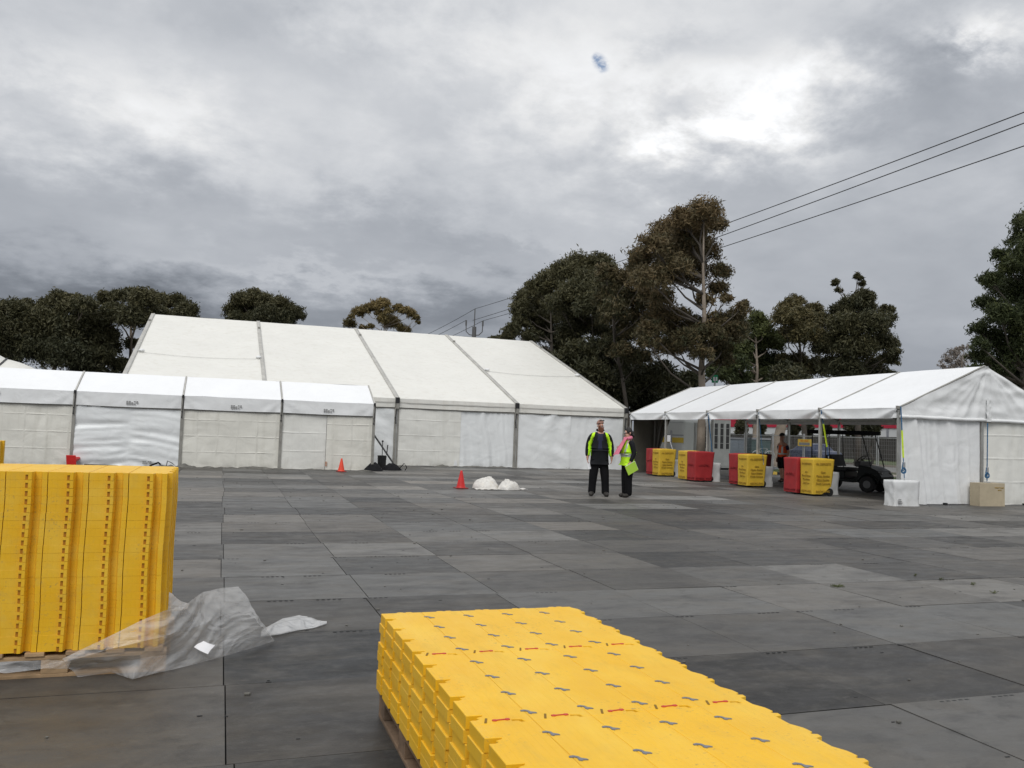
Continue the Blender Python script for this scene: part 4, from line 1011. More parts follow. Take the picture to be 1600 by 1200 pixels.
# dark items behind the tall stack
p = at(255, 727, 2, 0); mb = MB().tube([(-2.1, 28.8, .05), (-1.85, 28.75, .16), (-1.78, 28.72, .10)], .03, 6)
thing(mb, 'strap_end', M['blackfab'], 'short black strap end sticking up behind the tall stack', 'strap')
mb = MB().tube([(-1.62, 28.72, .02), (-1.58, 28.70, .22), (-1.45, 28.66, .16), (-1.30, 28.62, .04), (-1.6, 28.66, .015)], .016, 6)
thing(mb, 'wire_bracket', M['pole'], 'bent dark wire bracket on the ground at the second post of the low marquee', 'bracket')
mb = MB().bar((-3.95, 28.75, .06), (-3.0, 28.72, .03), .05, .04)
thing(mb, 'ground_bar', M['pole'], 'dark bar on the ground beside the toppled cone', 'bar')

# ------------------------------------------------------------------ people
def skin(name, pts, edges, mt, parent, sub=2, root=None, mats=None, pick=None):
    ids = list(pts); me = D.meshes.new(name); me.from_pydata([pts[k][0] for k in ids], [(0, 0)][:0]+[(ids.index(a), ids.index(b)) for a, b in edges], []); me.update()
    o = D.objects.new(name, me); COL.objects.link(o); sk = o.modifiers.new('s', 'SKIN'); sk.use_smooth_shade = True; sk.branch_smoothing = .3
    for v, k in zip(me.skin_vertices[0].data, ids):
        r = pts[k][1]; v.radius = (r, r) if isinstance(r, (int, float)) else r; v.use_root = (k == (root or ids[0]))
    sb_ = o.modifiers.new('u', 'SUBSURF'); sb_.levels = sub; sb_.render_levels = sub
    dg = bpy.context.evaluated_depsgraph_get(); m2 = D.meshes.new_from_object(o.evaluated_get(dg)); D.objects.remove(o); D.meshes.remove(me)
    m2.name = name; m2.materials.clear(); m2.materials.append(mt)
    if mats:
        for k in mats: m2.materials.append(k)
        for p in m2.polygons: p.material_index = pick(p.center, p.normal)
    m2.polygons.foreach_set('use_smooth', [True]*len(m2.polygons))
    ob = D.objects.new(name, m2); COL.objects.link(ob); ob.parent = parent; return ob
def rotz(p, a, c=(0, 0)):
    x, y = p[0]-c[0], p[1]-c[1]; return (c[0]+x*math.cos(a)-y*math.sin(a), c[1]+x*math.sin(a)+y*math.cos(a), p[2])
def body(root, J, mt, head_yaw=0, fingers=True):
    """J: joints for the figure facing -y; one continuous skinned mesh"""
    hz = J['neck'][0]; nx, ny, nzz = hz
    H_ = lambda x, y, z: tuple(Vector(rotz((x*1.08, y*1.08, 0), head_yaw))+Vector((nx, ny, nzz+z*1.05)))
    pts = {'pelvis': J['pelvis'], 'waist': J['waist'], 'chest': J['chest'], 'ubase': J['ubase'], 'neck': (hz, J['neck'][1]),
           'skull0': (H_(0, -.005, .085), (.062, .068)), 'skull1': (H_(0, -.008, .15), (.074, .088)), 'skull2': (H_(0, .008, .215), (.062, .078)),
           'nose': (H_(0, -.088, .128), (.013, .014)), 'chin': (H_(0, -.055, .062), (.035, .030))}
    ed = [('pelvis', 'waist'), ('waist', 'chest'), ('chest', 'ubase'), ('ubase', 'neck'), ('neck', 'skull0'), ('skull0', 'skull1'), ('skull1', 'skull2'), ('skull1', 'nose'), ('skull0', 'chin')]
    for s in 'lr':
        for k in ('hip', 'knee', 'ankle', 'toe', 'sh', 'el', 'wr', 'palm'): pts[k+s] = J[k+s]
        ed += [('pelvis', 'hip'+s), ('hip'+s, 'knee'+s), ('knee'+s, 'ankle'+s), ('ankle'+s, 'toe'+s), ('ubase', 'sh'+s), ('sh'+s, 'el'+s), ('el'+s, 'wr'+s), ('wr'+s, 'palm'+s)]
        a = Vector(J['wr'+s][0]); b = Vector(J['palm'+s][0]); d = (b-a).normalized(); side = Vector((0, 1, 0)) if abs(d.y) < .8 else Vector((0, 0, 1)); side = (side-d*side.dot(d)).normalized()
        cu = d.cross(side)*(1 if s == 'l' else -1)
        for f in range(4):
            o_ = b+side*(f-1.5)*.021; l = (.036, .041, .039, .030)[f]
            pts['f%d%s' % (f, s)] = (tuple(o_+d*.035), .0095); pts['g%d%s' % (f, s)] = (tuple(o_+d*(.035+l)-cu*.010), .0085); pts['h%d%s' % (f, s)] = (tuple(o_+d*(.04+l*1.6)-cu*.028), .0075)
            ed += [('palm'+s, 'f%d%s' % (f, s)), ('f%d%s' % (f, s), 'g%d%s' % (f, s)), ('g%d%s' % (f, s), 'h%d%s' % (f, s))]
        pts['t1'+s] = (tuple(a.lerp(b, .5)-side*.036), .0115); pts['t2'+s] = (tuple(b-side*.048+d*.02-cu*.012), .0095); ed += [('palm'+s, 't1'+s), ('t1'+s, 't2'+s)]
    skin('body', pts, ed, mt, root, 1, 'pelvis')
    for sx in (-1, 1):
        MB().ball(H_(sx*.031, -.082, .150), (.011, .008, .009), 8, 5).obj('eye', M['paper'], root, world=False, smooth=True)
        MB().ball(H_(sx*.031, -.089, .150), (.0055, .004, .0055), 6, 4).obj('iris', M['black'], root, world=False)
        MB().ball(H_(sx*.078, .012, .135), (.012, .022, .032), 8, 5).obj('ear', mt, root, world=False, smooth=True)
    MB().ball(H_(0, -.090, .090), (.026, .006, .008), 8, 4).obj('mouth', mat('lips', (.36, .12, .10), .6), root, world=False)
    return H_
def headcap(name, H_, fn, mt, root, n=20, m_=10):
    mb = MB().sheet(lambda u, v: H_(*fn(u, v)), n, m_); return mb.obj(name, mt, root, world=False, smooth=True)

# man in black and yellow jacket
mp = at(935, 775, 2, 0)
man = empty('person', (mp.x, mp.y, 0), 'bearded man in black and hi-vis yellow jacket, sunglasses on his head', 'person', rz=-YAW-.05)
J = {'pelvis': ((0, 0, .99), (.185, .14)), 'waist': ((0, -.01, 1.14), (.20, .16)), 'chest': ((0, 0, 1.36), (.20, .145)), 'ubase': ((0, .01, 1.50), (.13, .09)), 'neck': ((0, .0, 1.585), (.068, .07))}
for s, k in (('l', 1), ('r', -1)):
    J['hip'+s] = ((k*.105, 0, .90), (.10, .11)); J['knee'+s] = ((k*.135, -.02, .50), (.066, .07)); J['ankle'+s] = ((k*.165, .01, .10), (.045, .05)); J['toe'+s] = ((k*.195, -.16, .04), (.045, .032))
    J['sh'+s] = ((k*.215, .01, 1.47), (.07, .07)); J['el'+s] = ((k*.28, .035, 1.20), (.05, .05))
    J['wr'+s] = ((k*.297, -.03, .965), (.03, .034)); J['palm'+s] = ((k*.297, -.05, .895), (.024, .04))
H_ = body(man, J, M['skin'], head_yaw=.62)
pts = {'z': ((0, 0, .90), (.215, .165)), 'a': ((0, 0, .99), (.235, .18)), 'b': ((0, -.01, 1.12), (.235, .19)), 'c': ((0, 0, 1.36), (.225, .17)), 'd': ((0, .01, 1.51), (.15, .11)), 'e': ((0, .02, 1.60), (.10, .10))}
ed = [('z', 'a'), ('a', 'b'), ('b', 'c'), ('c', 'd'), ('d', 'e')]
for s, k in (('l', 1), ('r', -1)):
    pts['s'+s] = ((k*.215, .01, 1.475), (.085, .085)); pts['t'+s] = ((k*.258, .03, 1.33), (.084, .084)); pts['u'+s] = ((k*.285, .035, 1.19), (.078, .078)); pts['v'+s] = ((k*.298, -.02, .955), (.062, .062))
    ed += [('d', 's'+s), ('s'+s, 't'+s), ('t'+s, 'u'+s), ('u'+s, 'v'+s)]
def pickm(c, n):
    x, y, z = c; ax = abs(x)
    if z > .99 and y < .03:
        e = .285 if z < 1.3 else .285-(z-1.3)*.40
        lo = .212 if z < 1.25 else .205-(z-1.25)*.26
        if lo < ax < e+.0 and n.y < .25: return 1
    if ax < .055+.05*max(0, z-1.3) and n.y < -.45 and 1.15 < z < 1.56: return 2
    return 0
skin('jacket', pts, ed, M['jacket'], man, 3, 'a', [M['hivis'], M['navy']], pickm)
for k in (-1, 1):
    MB().tube([(k*.045, -.045, 1.60), (k*.085, -.01, 1.625), (k*.075, .06, 1.64), (0, .09, 1.645)], [.016, .022, .022, .02], 8).obj('collar', M['jacket'], man, world=False, smooth=True)
pts = {'a': ((0, 0, 1.06), (.20, .16)), 'b': ((0, 0, .88), (.205, .165))}; ed = [('a', 'b')]
for s, k in (('l', 1), ('r', -1)):
    pts['h'+s] = ((k*.115, 0, .74), (.135, .135)); pts['k'+s] = ((k*.145, -.015, .48), (.112, .112)); pts['m'+s] = ((k*.16, 0, .26), (.098, .10)); pts['n'+s] = ((k*.17, -.005, .03), (.095, .105)); ed += [('b', 'h'+s), ('h'+s, 'k'+s), ('k'+s, 'm'+s), ('m'+s, 'n'+s)]
skin('trousers', pts, ed, M['trouser'], man, 2, 'a')
for s, k in (('l', 1), ('r', -1)):
    skin('boot', {'a': ((k*.165, .03, .17), (.07, .075)), 'b': ((k*.172, -.01, .065), (.072, .072)), 'c': ((k*.19, -.13, .055), (.066, .06)), 'd': ((k*.198, -.22, .045), (.055, .046))}, [('a', 'b'), ('b', 'c'), ('c', 'd')], M['boot'], man, 2)
headcap('beard', H_, lambda u, v: (math.sin((u-.5)*2.7)*(.078-.020*v), -math.cos((u-.5)*2.5)*(.088+.008*math.sin(v*3))+.005, .105-.115*v+.03*abs(u-.5)*2*(1-v)), M['beard'], man)
headcap('cropped_hair', H_, lambda u, v: (.079*math.sin(v*PI/2*1.0)*math.cos(u*2*PI), .010+.094*math.sin(v*PI/2)*math.sin(u*2*PI), .190+.100*math.cos(v*PI/2)*1.0-.02*v*(math.sin(u*2*PI)+0)), M['stubble'], man)
mb = MB().tube([H_(x, -.068+abs(x)*.35, .262) for x in (-.07, -.03, 0, .03, .07)], .010, 6)
mb.ball(H_(-.035, -.062, .268), (.026, .016, .014), 8, 5).ball(H_(.035, -.062, .268), (.026, .016, .014), 8, 5); mb.obj('sunglasses', M['black'], man, world=False, smooth=True)
mw = man.matrix_world; bpy.context.view_layer.update(); mw = man.matrix_world
pw = mw @ Vector((-.32, -.075, .86))
mb = MB(); e1 = (mw.to_3x3() @ Vector((.045, -.05, -.20))); e2 = mw.to_3x3() @ Vector((.07, .02, .01))
mb.add([pw+Vector((0, 0, .01)), pw+e2, pw+e1+e2, pw+e1, pw+Vector((0, .004, .01)), pw+e2+Vector((0, .004, 0)), pw+e1+e2+Vector((0, .004, 0)), pw+e1+Vector((0, .004, 0))], [(0, 1, 2, 3), (7, 6, 5, 4), (0, 4, 5, 1), (1, 5, 6, 2), (2, 6, 7, 3), (3, 7, 4, 0)])
thing(mb, 'folded_paper', M['paper'], 'folded white paper held in the right hand of the bearded man', 'paper')

# woman in hi-vis vest, side on, facing left
wp = at(979, 777, 2, 0)
wom = empty('person', (wp.x, wp.y, 0), 'woman with dark hair, pink scarf and hi-vis vest holding a lime folder', 'person', rz=-YAW-PI/2+.42)
J = {'pelvis': ((0, .0, .90), (.15, .12)), 'waist': ((0, 0, 1.04), (.13, .11)), 'chest': ((0, -.02, 1.22), (.145, .125)), 'ubase': ((0, .01, 1.36), (.10, .075)), 'neck': ((0, .0, 1.435), (.05, .052))}
for s, k in (('l', 1), ('r', -1)):
    J['hip'+s] = ((k*.085, 0, .83), (.09, .10)); J['knee'+s] = ((k*.08, -.01, .46), (.058, .062)); J['ankle'+s] = ((k*.08, .02, .09), (.04, .044)); J['toe'+s] = ((k*.085, -.13, .035), (.038, .028)); J['sh'+s] = ((k*.165, .01, 1.335), (.055, .055))
J['ell'] = ((.215, .05, 1.08), (.04, .04)); J['wrl'] = ((.20, -.04, .87), (.026, .03)); J['palml'] = ((.20, -.06, .81), (.019, .032))
J['elr'] = ((-.20, -.02, 1.08), (.04, .04)); J['wrr'] = ((-.11, -.19, 1.12), (.026, .03)); J['palmr'] = ((-.08, -.215, 1.165), (.019, .032))
H_ = body(wom, J, M['skin2'], head_yaw=-.1)
pts = {'z': ((0, 0, .875), (.155, .14)), 'a': ((0, 0, .95), (.175, .158)), 'b': ((0, 0, 1.05), (.165, .15)), 'c': ((0, -.02, 1.22), (.165, .15)), 'd': ((0, .01, 1.35), (.14, .10)), 'e': ((0, .01, 1.43), (.085, .08))}
ed = [('z', 'a'), ('a', 'b'), ('b', 'c'), ('c', 'd'), ('d', 'e')]
def pickv(c, n):
    x, y, z = c
    if 1.00 < z < 1.055 or (abs(abs(x)-.095) < .022 and z > 1.055 and abs(n.x) < .8): return 1
    return 0
skin('hi_vis_vest', pts, ed, M['hivis'], wom, 3, 'a', [M['silver']], pickv)
for s in 'lr':
    a, b, c = (Vector(J[k+s][0]) for k in ('sh', 'el', 'wr'))
    i_ = Vector((a.x*.45, a.y, a.z+.03)); skin('sleeve', {'i': (tuple(i_), (.075, .075)), 'a': (tuple(a), (.076, .076)), 'b': (tuple(a.lerp(b, .5)), (.066, .066)), 'c': (tuple(b), (.062, .062)), 'd': (tuple(b.lerp(c, 1.0)), (.048, .05))}, [('i', 'a'), ('a', 'b'), ('b', 'c'), ('c', 'd')], M['jacket'], wom, 2)
pts = {'a': ((0, 0, 1.02), (.15, .13)), 'b': ((0, .01, .84), (.17, .155))}; ed = [('a', 'b')]
for s, k in (('l', 1), ('r', -1)):
    pts['h'+s] = ((k*.085, 0.01, .72), (.115, .13)); pts['k'+s] = ((k*.08, -.01, .46), (.096, .102)); pts['n'+s] = ((k*.08, .01, .02), (.082, .095)); ed += [('b', 'h'+s), ('h'+s, 'k'+s), ('k'+s, 'n'+s)]
skin('trousers', pts, ed, M['trouser'], wom, 2, 'a')
for s, k in (('l', 1), ('r', -1)):
    skin('boot', {'a': ((k*.08, .03, .15), (.06, .065)), 'b': ((k*.082, -.01, .055), (.06, .06)), 'c': ((k*.085, -.17, .045), (.052, .046))}, [('a', 'b'), ('b', 'c')], M['boot'], wom, 2)
headcap('hair', H_, lambda u, v: (.086*math.sin(v*PI/2*1.18)*math.cos(u*2*PI), .018+.100*math.sin(v*PI/2*1.18)*math.sin(u*2*PI)*(1 if math.sin(u*2*PI) > 0 else .86), .165+.118*math.cos(v*PI/2*1.25)-.045*v*max(0, math.sin(u*2*PI))*1.4+.02*v*max(0, -math.sin(u*2*PI))), M['hair'], wom)
MB().ball(H_(0, .115, .075), (.045, .05, .055), 10, 7).obj('hair_bun', M['hair'], wom, world=False, smooth=True)
mb = MB().tube([(0, -.075, 1.43), (.07, -.04, 1.44), (.085, .03, 1.46), (0, .085, 1.48), (-.085, .03, 1.46), (-.07, -.05, 1.44), (0, -.085, 1.42)], [.04, .042, .045, .045, .045, .042, .04], 10)
mb.obj('scarf', M['pink'], wom, world=False, smooth=True)
def sc(u, v):
    x = .06-.08*v+(u-.5)*(.12+.14*v); y = -.08-.24*v**.9+.018*math.sin(u*16); z = 1.45-.42*v
    return (x, y-.05*math.sin(PI*u), z+.05*(u-.5))
MB().sheet(sc, 14, 16).obj('scarf_end', M['pink'], wom, world=False, smooth=True)
bpy.context.view_layer.update(); mw = wom.matrix_world; R3 = mw.to_3x3()
pw = mw @ Vector((.235, -.06, .80)); ex = (R3 @ Vector((0, 1, 0))).normalized(); ez = Vector((0, 0, 1)); nrm = (R3 @ Vector((1, 0, 0))).normalized()
a_ = math.radians(27); r1 = ex*math.cos(a_)+ez*math.sin(a_); r2 = -ex*math.sin(a_)*1+ez*math.cos(a_)
t = empty('folder', tuple(pw), 'lime green folder held down in the hand of the woman', 'folder')
def quadbox(o_, w0, w1, h0, h1, th0, th1):
    vs = [o_+r1*a+r2*b+nrm*c for c in (th0, th1) for a, b in ((w0, h0), (w1, h0), (w1, h1), (w0, h1))]
    return MB().add(vs, [(0, 3, 2, 1), (4, 5, 6, 7), (0, 1, 5, 4), (1, 2, 6, 5), (2, 3, 7, 6), (3, 0, 4, 7)])
quadbox(pw, -.16, .15, -.20, .03, .0, .008).obj('cover', M['folder'], t)
quadbox(pw, -.15, .158, -.19, .035, -.012, -.001).obj('papers', M['paper'], t)

# man in orange vest under the marquee, walking away to the left
op = at(1222, 754, 2, 0)
oma = empty('person', (op.x, op.y, 0), 'man in orange vest, cap and dark shorts standing under the open marquee', 'person', rz=-YAW-PI/2+.5)
J = {'pelvis': ((0, .0, .88), (.14, .12)), 'waist': ((0, -.01, 1.0), (.14, .12)), 'chest': ((0, -.0, 1.16), (.155, .13)), 'ubase': ((0, -.01, 1.29), (.10, .075)), 'neck': ((0, -.03, 1.36), (.05, .052))}
for s, k in (('l', 1), ('r', -1)):
    J['hip'+s] = ((k*.08, 0, .80), (.085, .09)); J['knee'+s] = ((k*.08, -.03*k-.01, .44), (.055, .058)); J['ankle'+s] = ((k*.08, .02-.05*k, .09), (.036, .04)); J['toe'+s] = ((k*.085, -.12-.05*k, .035), (.036, .028)); J['sh'+s] = ((k*.17, .0, 1.26), (.055, .055))
    J['el'+s] = ((k*.21, .06, 1.02), (.042, .042)); J['wr'+s] = ((k*.2, -.02, .82), (.028, .03)); J['palm'+s] = ((k*.2, -.04, .76), (.019, .03))
H_ = body(oma, J, M['skin'], head_yaw=0)
skin('hi_vis_vest', {'a': ((0, 0, .78), (.17, .15)), 'b': ((0, 0, .98), (.175, .155)), 'c': ((0, 0, 1.17), (.175, .15)), 'd': ((0, 0, 1.30), (.13, .09))}, [('a', 'b'), ('b', 'c'), ('c', 'd')], M['hivor'], oma, 2, 'a', [M['silver']], lambda c, n: 1 if (.93 < c.z < .97 or (abs(abs(c.x)-.1) < .02 and c.z > .97)) else 0)
for s in 'lr':
    a, b = (Vector(J[k+s][0]) for k in ('sh', 'el')); skin('sleeve', {'a': (tuple(a), (.066, .066)), 'b': (tuple(a.lerp(b, .8)), (.056, .056))}, [('a', 'b')], M['navy'], oma, 2)
pts = {'a': ((0, 0, .98), (.15, .13)), 'b': ((0, 0, .82), (.16, .145))}; ed = [('a', 'b')]
for s, k in (('l', 1), ('r', -1)): pts['h'+s] = ((k*.085, 0, .70), (.12, .125)); pts['k'+s] = ((k*.085, -.02*k, .45), (.11, .11)); ed += [('b', 'h'+s), ('h'+s, 'k'+s)]
skin('shorts', pts, ed, M['trouser'], oma, 2, 'a')
for s, k in (('l', 1), ('r', -1)): skin('boot', {'a': ((k*.08, .02-.05*k, .14), (.05, .055)), 'b': ((k*.082, -.02-.05*k, .05), (.047, .045)), 'c': ((k*.085, -.15-.05*k, .038), (.04, .034))}, [('a', 'b'), ('b', 'c')], M['boot'], oma, 2)
headcap('cap', H_, lambda u, v: (.084*math.sin(v*PI/2)*math.cos(u*2*PI), .005+.100*math.sin(v*PI/2)*math.sin(u*2*PI), .190+.095*math.cos(v*PI/2)), M['black'], oma)
MB().box(tuple(a for a in (-.065, -.20, 1.36+.185)), (.065, -.10, 1.36+.197)).obj('cap_brim', M['black'], oma, world=False, bevel=.01)

oma.scale = (1.1, 1.1, 1.1)
# ------------------------------------------------------------------ buggy
cc = at(1331, 764, 2, 0)
cp = dep(1330, 764, 27.2); cart = empty('golf_cart', (19.25, 22.25, 0), 'dark open-sided golf cart with roof parked under the open marquee', 'golf cart', rz=math.atan2(-.889, .435))
# local: +x forward
cb = lambda mb, n, mt, **k: mb.obj(n, mt, cart, world=False, **k)
prof = [(-1.12, .30), (-.52, .30), (-.45, .42), (-.40, .30), (.38, .28), (.46, .45), (1.0, .45), (1.20, .36), (1.24, .50), (1.12, .68), (.86, .80), (.52, .84), (.46, .40), (-.30, .38), (-.36, .62), (-1.10, .66)]
mb = MB(); n = len(prof)
for y in (-.52, .52): mb.v += [(x, y, z) for x, z in prof]
mb.f += [tuple(range(n)), tuple(range(n, 2*n))[::-1]]+[(i, n+i, n+(i+1) % n, (i+1) % n) for i in range(n)]
cb(mb, 'body_shell', M['cartbody'], bevel=.025)
cb(MB().box((-.34, -.56, .30), (.50, .56, .36)), 'floor_pan', M['cartbody'], bevel=.01)
for x in (-.70, .82):
    for y in (-.50, .50):
        wv = MB().tube([(x, y-.09, .25), (x, y-.07, .25), (x, y+.07, .25), (x, y+.09, .25)], [.22, .25, .25, .22], 24); wo = cb(wv, 'wheel', M['rubber'])
        sg = 1 if y > 0 else -1
        h = MB().tube([(x, y+sg*.085, .25), (x, y+sg*.098, .25)], [.125, .115], 18); h.obj('rim', M['rim'], wo, world=False)
        # mudguard
        cb(MB().tube([(x+.31*math.cos(a), y, .25+.31*math.sin(a)) for a in np.linspace(.15, PI-.15, 9)], .055, 6), 'mudguard', M['cartbody'])
cb(MB().box((-.34, -.48, .62), (.14, .48, .74)), 'seat', M['cartseat'], bevel=.04)
cb(MB().box((-.34, -.5, .36), (.08, .5, .62)), 'seat_base', M['cartbody'], bevel=.02)
cb(MB().add([(-.36, -.48, .78), (-.28, -.48, .76), (-.40, -.48, 1.14), (-.47, -.48, 1.14), (-.36, .48, .78), (-.28, .48, .76), (-.40, .48, 1.14), (-.47, .48, 1.14)], [(0, 1, 2, 3), (7, 6, 5, 4), (0, 4, 5, 1), (1, 5, 6, 2), (2, 6, 7, 3), (3, 7, 4, 0)]), 'backrest', M['cartseat'], bevel=.02)
cb(MB().box((-1.05, -.46, .66), (-.56, .46, .76)), 'rear_seat', M['cartseat'], bevel=.04)
cb(MB().box((-.56, -.46, .76), (-.49, .46, 1.12)), 'rear_backrest', M['cartseat'], bevel=.02)
cb(MB().box((.40, -.50, .78), (.56, .50, .96)), 'dashboard', M['black'], bevel=.03)
cb(MB().tube([(.52, .24, .84), (.30, .24, 1.02)], .022, 8), 'steering_column', M['black'])
c_ = Vector((.30, .24, 1.02)); ax = Vector((-.65, 0, .75)).normalized(); e1 = Vector((0, 1, 0)); e2 = ax.cross(e1)
cb(MB().tube([c_+(e1*math.cos(a)+e2*math.sin(a))*.18 for a in np.linspace(0, 2*PI, 21)], .014, 6).bar(c_-e1*.17, c_+e1*.17, .02), 'steering_wheel', M['black'])
cb(MB().box((-1.15, -.62, 1.80), (.76, .62, 1.92)), 'roof', M['blackfab'], bevel=.03)
for y in (-.52, .52):
    cb(MB().tube([(.92, y, .78), (.86, y, 1.0), (.62, y, 1.84)], .018, 6), 'roof_post', M['black'])
    cb(MB().tube([(-1.02, y, .62), (-1.0, y, 1.84)], .018, 6), 'roof_post', M['black'])
    cb(MB().tube([(-.40, y, .7), (-.44, y, 1.84)], .014, 6), 'roof_post', M['black'])
    cb(MB().ball((1.16, y*.7, .60), (.05, .09, .05), 10, 6), 'headlight', M['rim'], smooth=True)
cb(MB().box((1.18, -.45, .30), (1.28, .45, .42)), 'bumper', M['black'], bevel=.02)
cb(MB().box((.45, -.3, .86), (.52, -.08, .93)), 'dash_tray', M['rim'])

# ------------------------------------------------------------------ fence, cabinets and things beyond the marquee
FX = 27.5
for k in range(13):
    y0, y1 = 20+k*2.5, 22.5+k*2.5
    ords = ['nearest', 'second', 'third', 'fourth', 'fifth', 'sixth', 'seventh', 'eighth', 'ninth', 'tenth', 'eleventh', 'twelfth', 'thirteenth']
    t = empty('fence_panel', (FX, (y0+y1)/2, 0), 'temporary mesh fence panel beyond the open marquee, %s of the row' % ords[k], 'fence panel')
    MB().tube([(FX, y0+.04, 1.8), (FX, y1-.04, 1.8)], .022, 6).obj('top_rail', M['galv'], t)
    MB().tube([(FX, y0+.04, .14), (FX, y1-.04, .14)], .018, 6).obj('bottom_rail', M['galv'], t)
    for y in (y0+.05, y1-.05): MB().tube([(FX, y, 0), (FX, y, 1.92)], .024, 6).obj('post', M['galv'], t)
    mb = MB()
    for i in range(1, 24): mb.bar((FX+.015, y0+i*(y1-y0)/24, .15), (FX+.015, y0+i*(y1-y0)/24, 1.79), .004)
    for i in range(1, 9): mb.bar((FX+.02, y0+.05, .15+i*.19), (FX+.02, y1-.05, .15+i*.19), .004)
    mb.obj('mesh_infill', M['galv'], t)
    MB().box((FX-.32, y1-.11, 0), (FX+.32, y1+.11, .13)).obj('foot_block', M['cabingrey'], t, bevel=.02)
def P3(px, py, x=None, y=None): return at(px, py, 0, x) if x is not None else at(px, py, 1, y)
# hire sign on the fence
a = P3(1247, 686, x=FX-.06); b = P3(1267.5, 697.5, x=FX-.06)
t = empty('sign', (FX-.06, (a.y+b.y)/2, b.z), 'small yellow hire sign wired to the mesh fence', 'sign')
MB().box((FX-.07, min(a.y, b.y), b.z), (FX-.05, max(a.y, b.y), a.z)).obj('board', M['signy'], t)
yc = (a.y+b.y)/2; hh = a.z-b.z
text('RENT A FENCE', hh*.26, M['signo'], t, (FX-.073, yc, b.z+hh*.74), (0, -1, 0), (0, 0, 1), bold=.004)
MB().box((FX-.076, yc-abs(a.y-b.y)*.40, b.z+hh*.14), (FX-.072, yc+abs(a.y-b.y)*.40, b.z+hh*.52)).obj('number_panel', M['greyprint'], t)
# striped kerb ramps
for (px, py, w_, l) in [(1200, 741, .45, 1.7), (988, 733, .45, 1.6)]:
    p = at(px, py, 2, 0); t = empty('wheel_stop', (p.x, p.y, 0), 'yellow and black striped cable ramp %s' % ('beside the man in the orange vest' if px > 1100 else 'beside the woman, at the dark end drape'), 'cable ramp')
    r = Vector((CR.x, CR.y, 0)).normalized(); k = 7
    for i in range(k):
        a = p+r*(l*(i/k-.5)); b = p+r*(l*((i+1)/k-.5)); MB().bar(a+Vector((0, 0, .06)), b+Vector((0, 0, .06)), .3, .12).obj('segment', M['signy' if i % 2 == 0 or px < 1100 else 'black'], t)
# grey cabinets with louvre slots
def cabinet(px0, px1, d, zt, label):
    a = dep(px0, 700, d); b = dep(px1, 700, d); r = Vector((b.x-a.x, b.y-a.y, 0)); w_ = r.length; r.normalize(); n = Vector((r.y, -r.x, 0))
    t = empty('electrical_cabinet', (a.x, a.y, 0), label, 'cabinet')
    o_ = Vector((a.x, a.y, 0))
    def bx_(u0, u1, d0, d1, z0, z1, name, mt):
        vs = [o_+r*u+n*q+Vector((0, 0, z)) for z in (z0, z1) for u, q in ((u0, d0), (u1, d0), (u1, d1), (u0, d1))]
        MB().add(vs, [(0, 3, 2, 1), (4, 5, 6, 7), (0, 1, 5, 4), (1, 2, 6, 5), (2, 3, 7, 6), (3, 0, 4, 7)]).obj(name, mt, t)
    bx_(0, w_, -.5, 0, .12, zt, 'housing', M['cabinet']); bx_(.05, w_-.05, -.45, -.05, 0, .12, 'plinth', M['slot'])
    for k in range(2 if w_ < .8 else 3):
        nn = 2 if w_ < .8 else 3; u = w_*(k+.5)/nn
        bx_(u-w_*.09, u+w_*.09, .003, .012, 1.05, zt-.18, 'louvre', M['slot'])
        for q in range(3): bx_(u-w_*.09, u+w_*.09, .012, .02, 1.3+q*(zt-1.35)/3, 1.32+q*(zt-1.35)/3, 'slat', M['cabinet'])
        bx_(u-w_*.13, u-w_*.11, .003, .02, 1.0, zt-.15, 'trim', M['cabinfix'])
    bx_(.04, w_-.04, .003, .012, .2, .98, 'lower_door', M['cabinet'])
M['cabinfix'] = mat('cabinet_trim', (.42, .43, .42), .6)
cabinet(1087, 1108, 42, 2.30, 'narrower grey louvred cabinet, left of the pair beyond the marquee posts')
cabinet(1114, 1141, 41, 2.45, 'wider grey louvred cabinet, right of the pair, beyond the marquee posts')
# pale portable cabin with yellow stripe
a = dep(1004, 700, 47); b = dep(1069, 700, 45)
t = empty('portable_cabin', ((a.x+b.x)/2, (a.y+b.y)/2, 0), 'pale portable cabin with a yellow stripe, seen through the far bay of the open marquee', 'cabin')
r = Vector((b.x-a.x, b.y-a.y, 0)); w_ = r.length; r.normalize(); n = Vector((r.y, -r.x, 0)); o_ = Vector((a.x, a.y, 0))
def rb(u0, u1, d0, d1, z0, z1, name, mt, bev=0):
    vs = [o_+r*u+n*q+Vector((0, 0, z)) for z in (z0, z1) for u, q in ((u0, d0), (u1, d0), (u1, d1), (u0, d1))]
    MB().add(vs, [(0, 3, 2, 1), (4, 5, 6, 7), (0, 1, 5, 4), (1, 2, 6, 5), (2, 3, 7, 6), (3, 0, 4, 7)]).obj(name, mt, t, bevel=bev)
rb(-.6, w_, -3, 0, .25, 2.52, 'wall', M['cabin'], .16); rb(-.6, w_-.05, .002, .012, 1.24, 1.52, 'stripe', M['cabinstripe']); rb(-.6, w_-.05, .002, .010, 1.62, 1.68, 'trim_line', M['cabingrey'])
rb(-.5, w_-.1, -2.9, -.1, 0, .24, 'underframe', M['slot']); rb(-.6, w_-.1, .003, .01, 2.34, 2.36, 'seam', M['cabingrey'])
for u in (w_-.95, w_-.62):
    rb(u, u+.07, .35, .42, 0, 1.9, 'gate_post', M['cabingrey'])
p = dep(1044, 688, 42); thing(MB().box((p.x-.1, p.y-.02, 1.30), (p.x+.12, p.y, 1.62)).bar((p.x+.12, p.y+.01, 1.3), (p.x+.3, p.y+.01, .8), .03), 'notice', M['paper'], 'small white notice on the post in front of the pale cabin', 'notice')
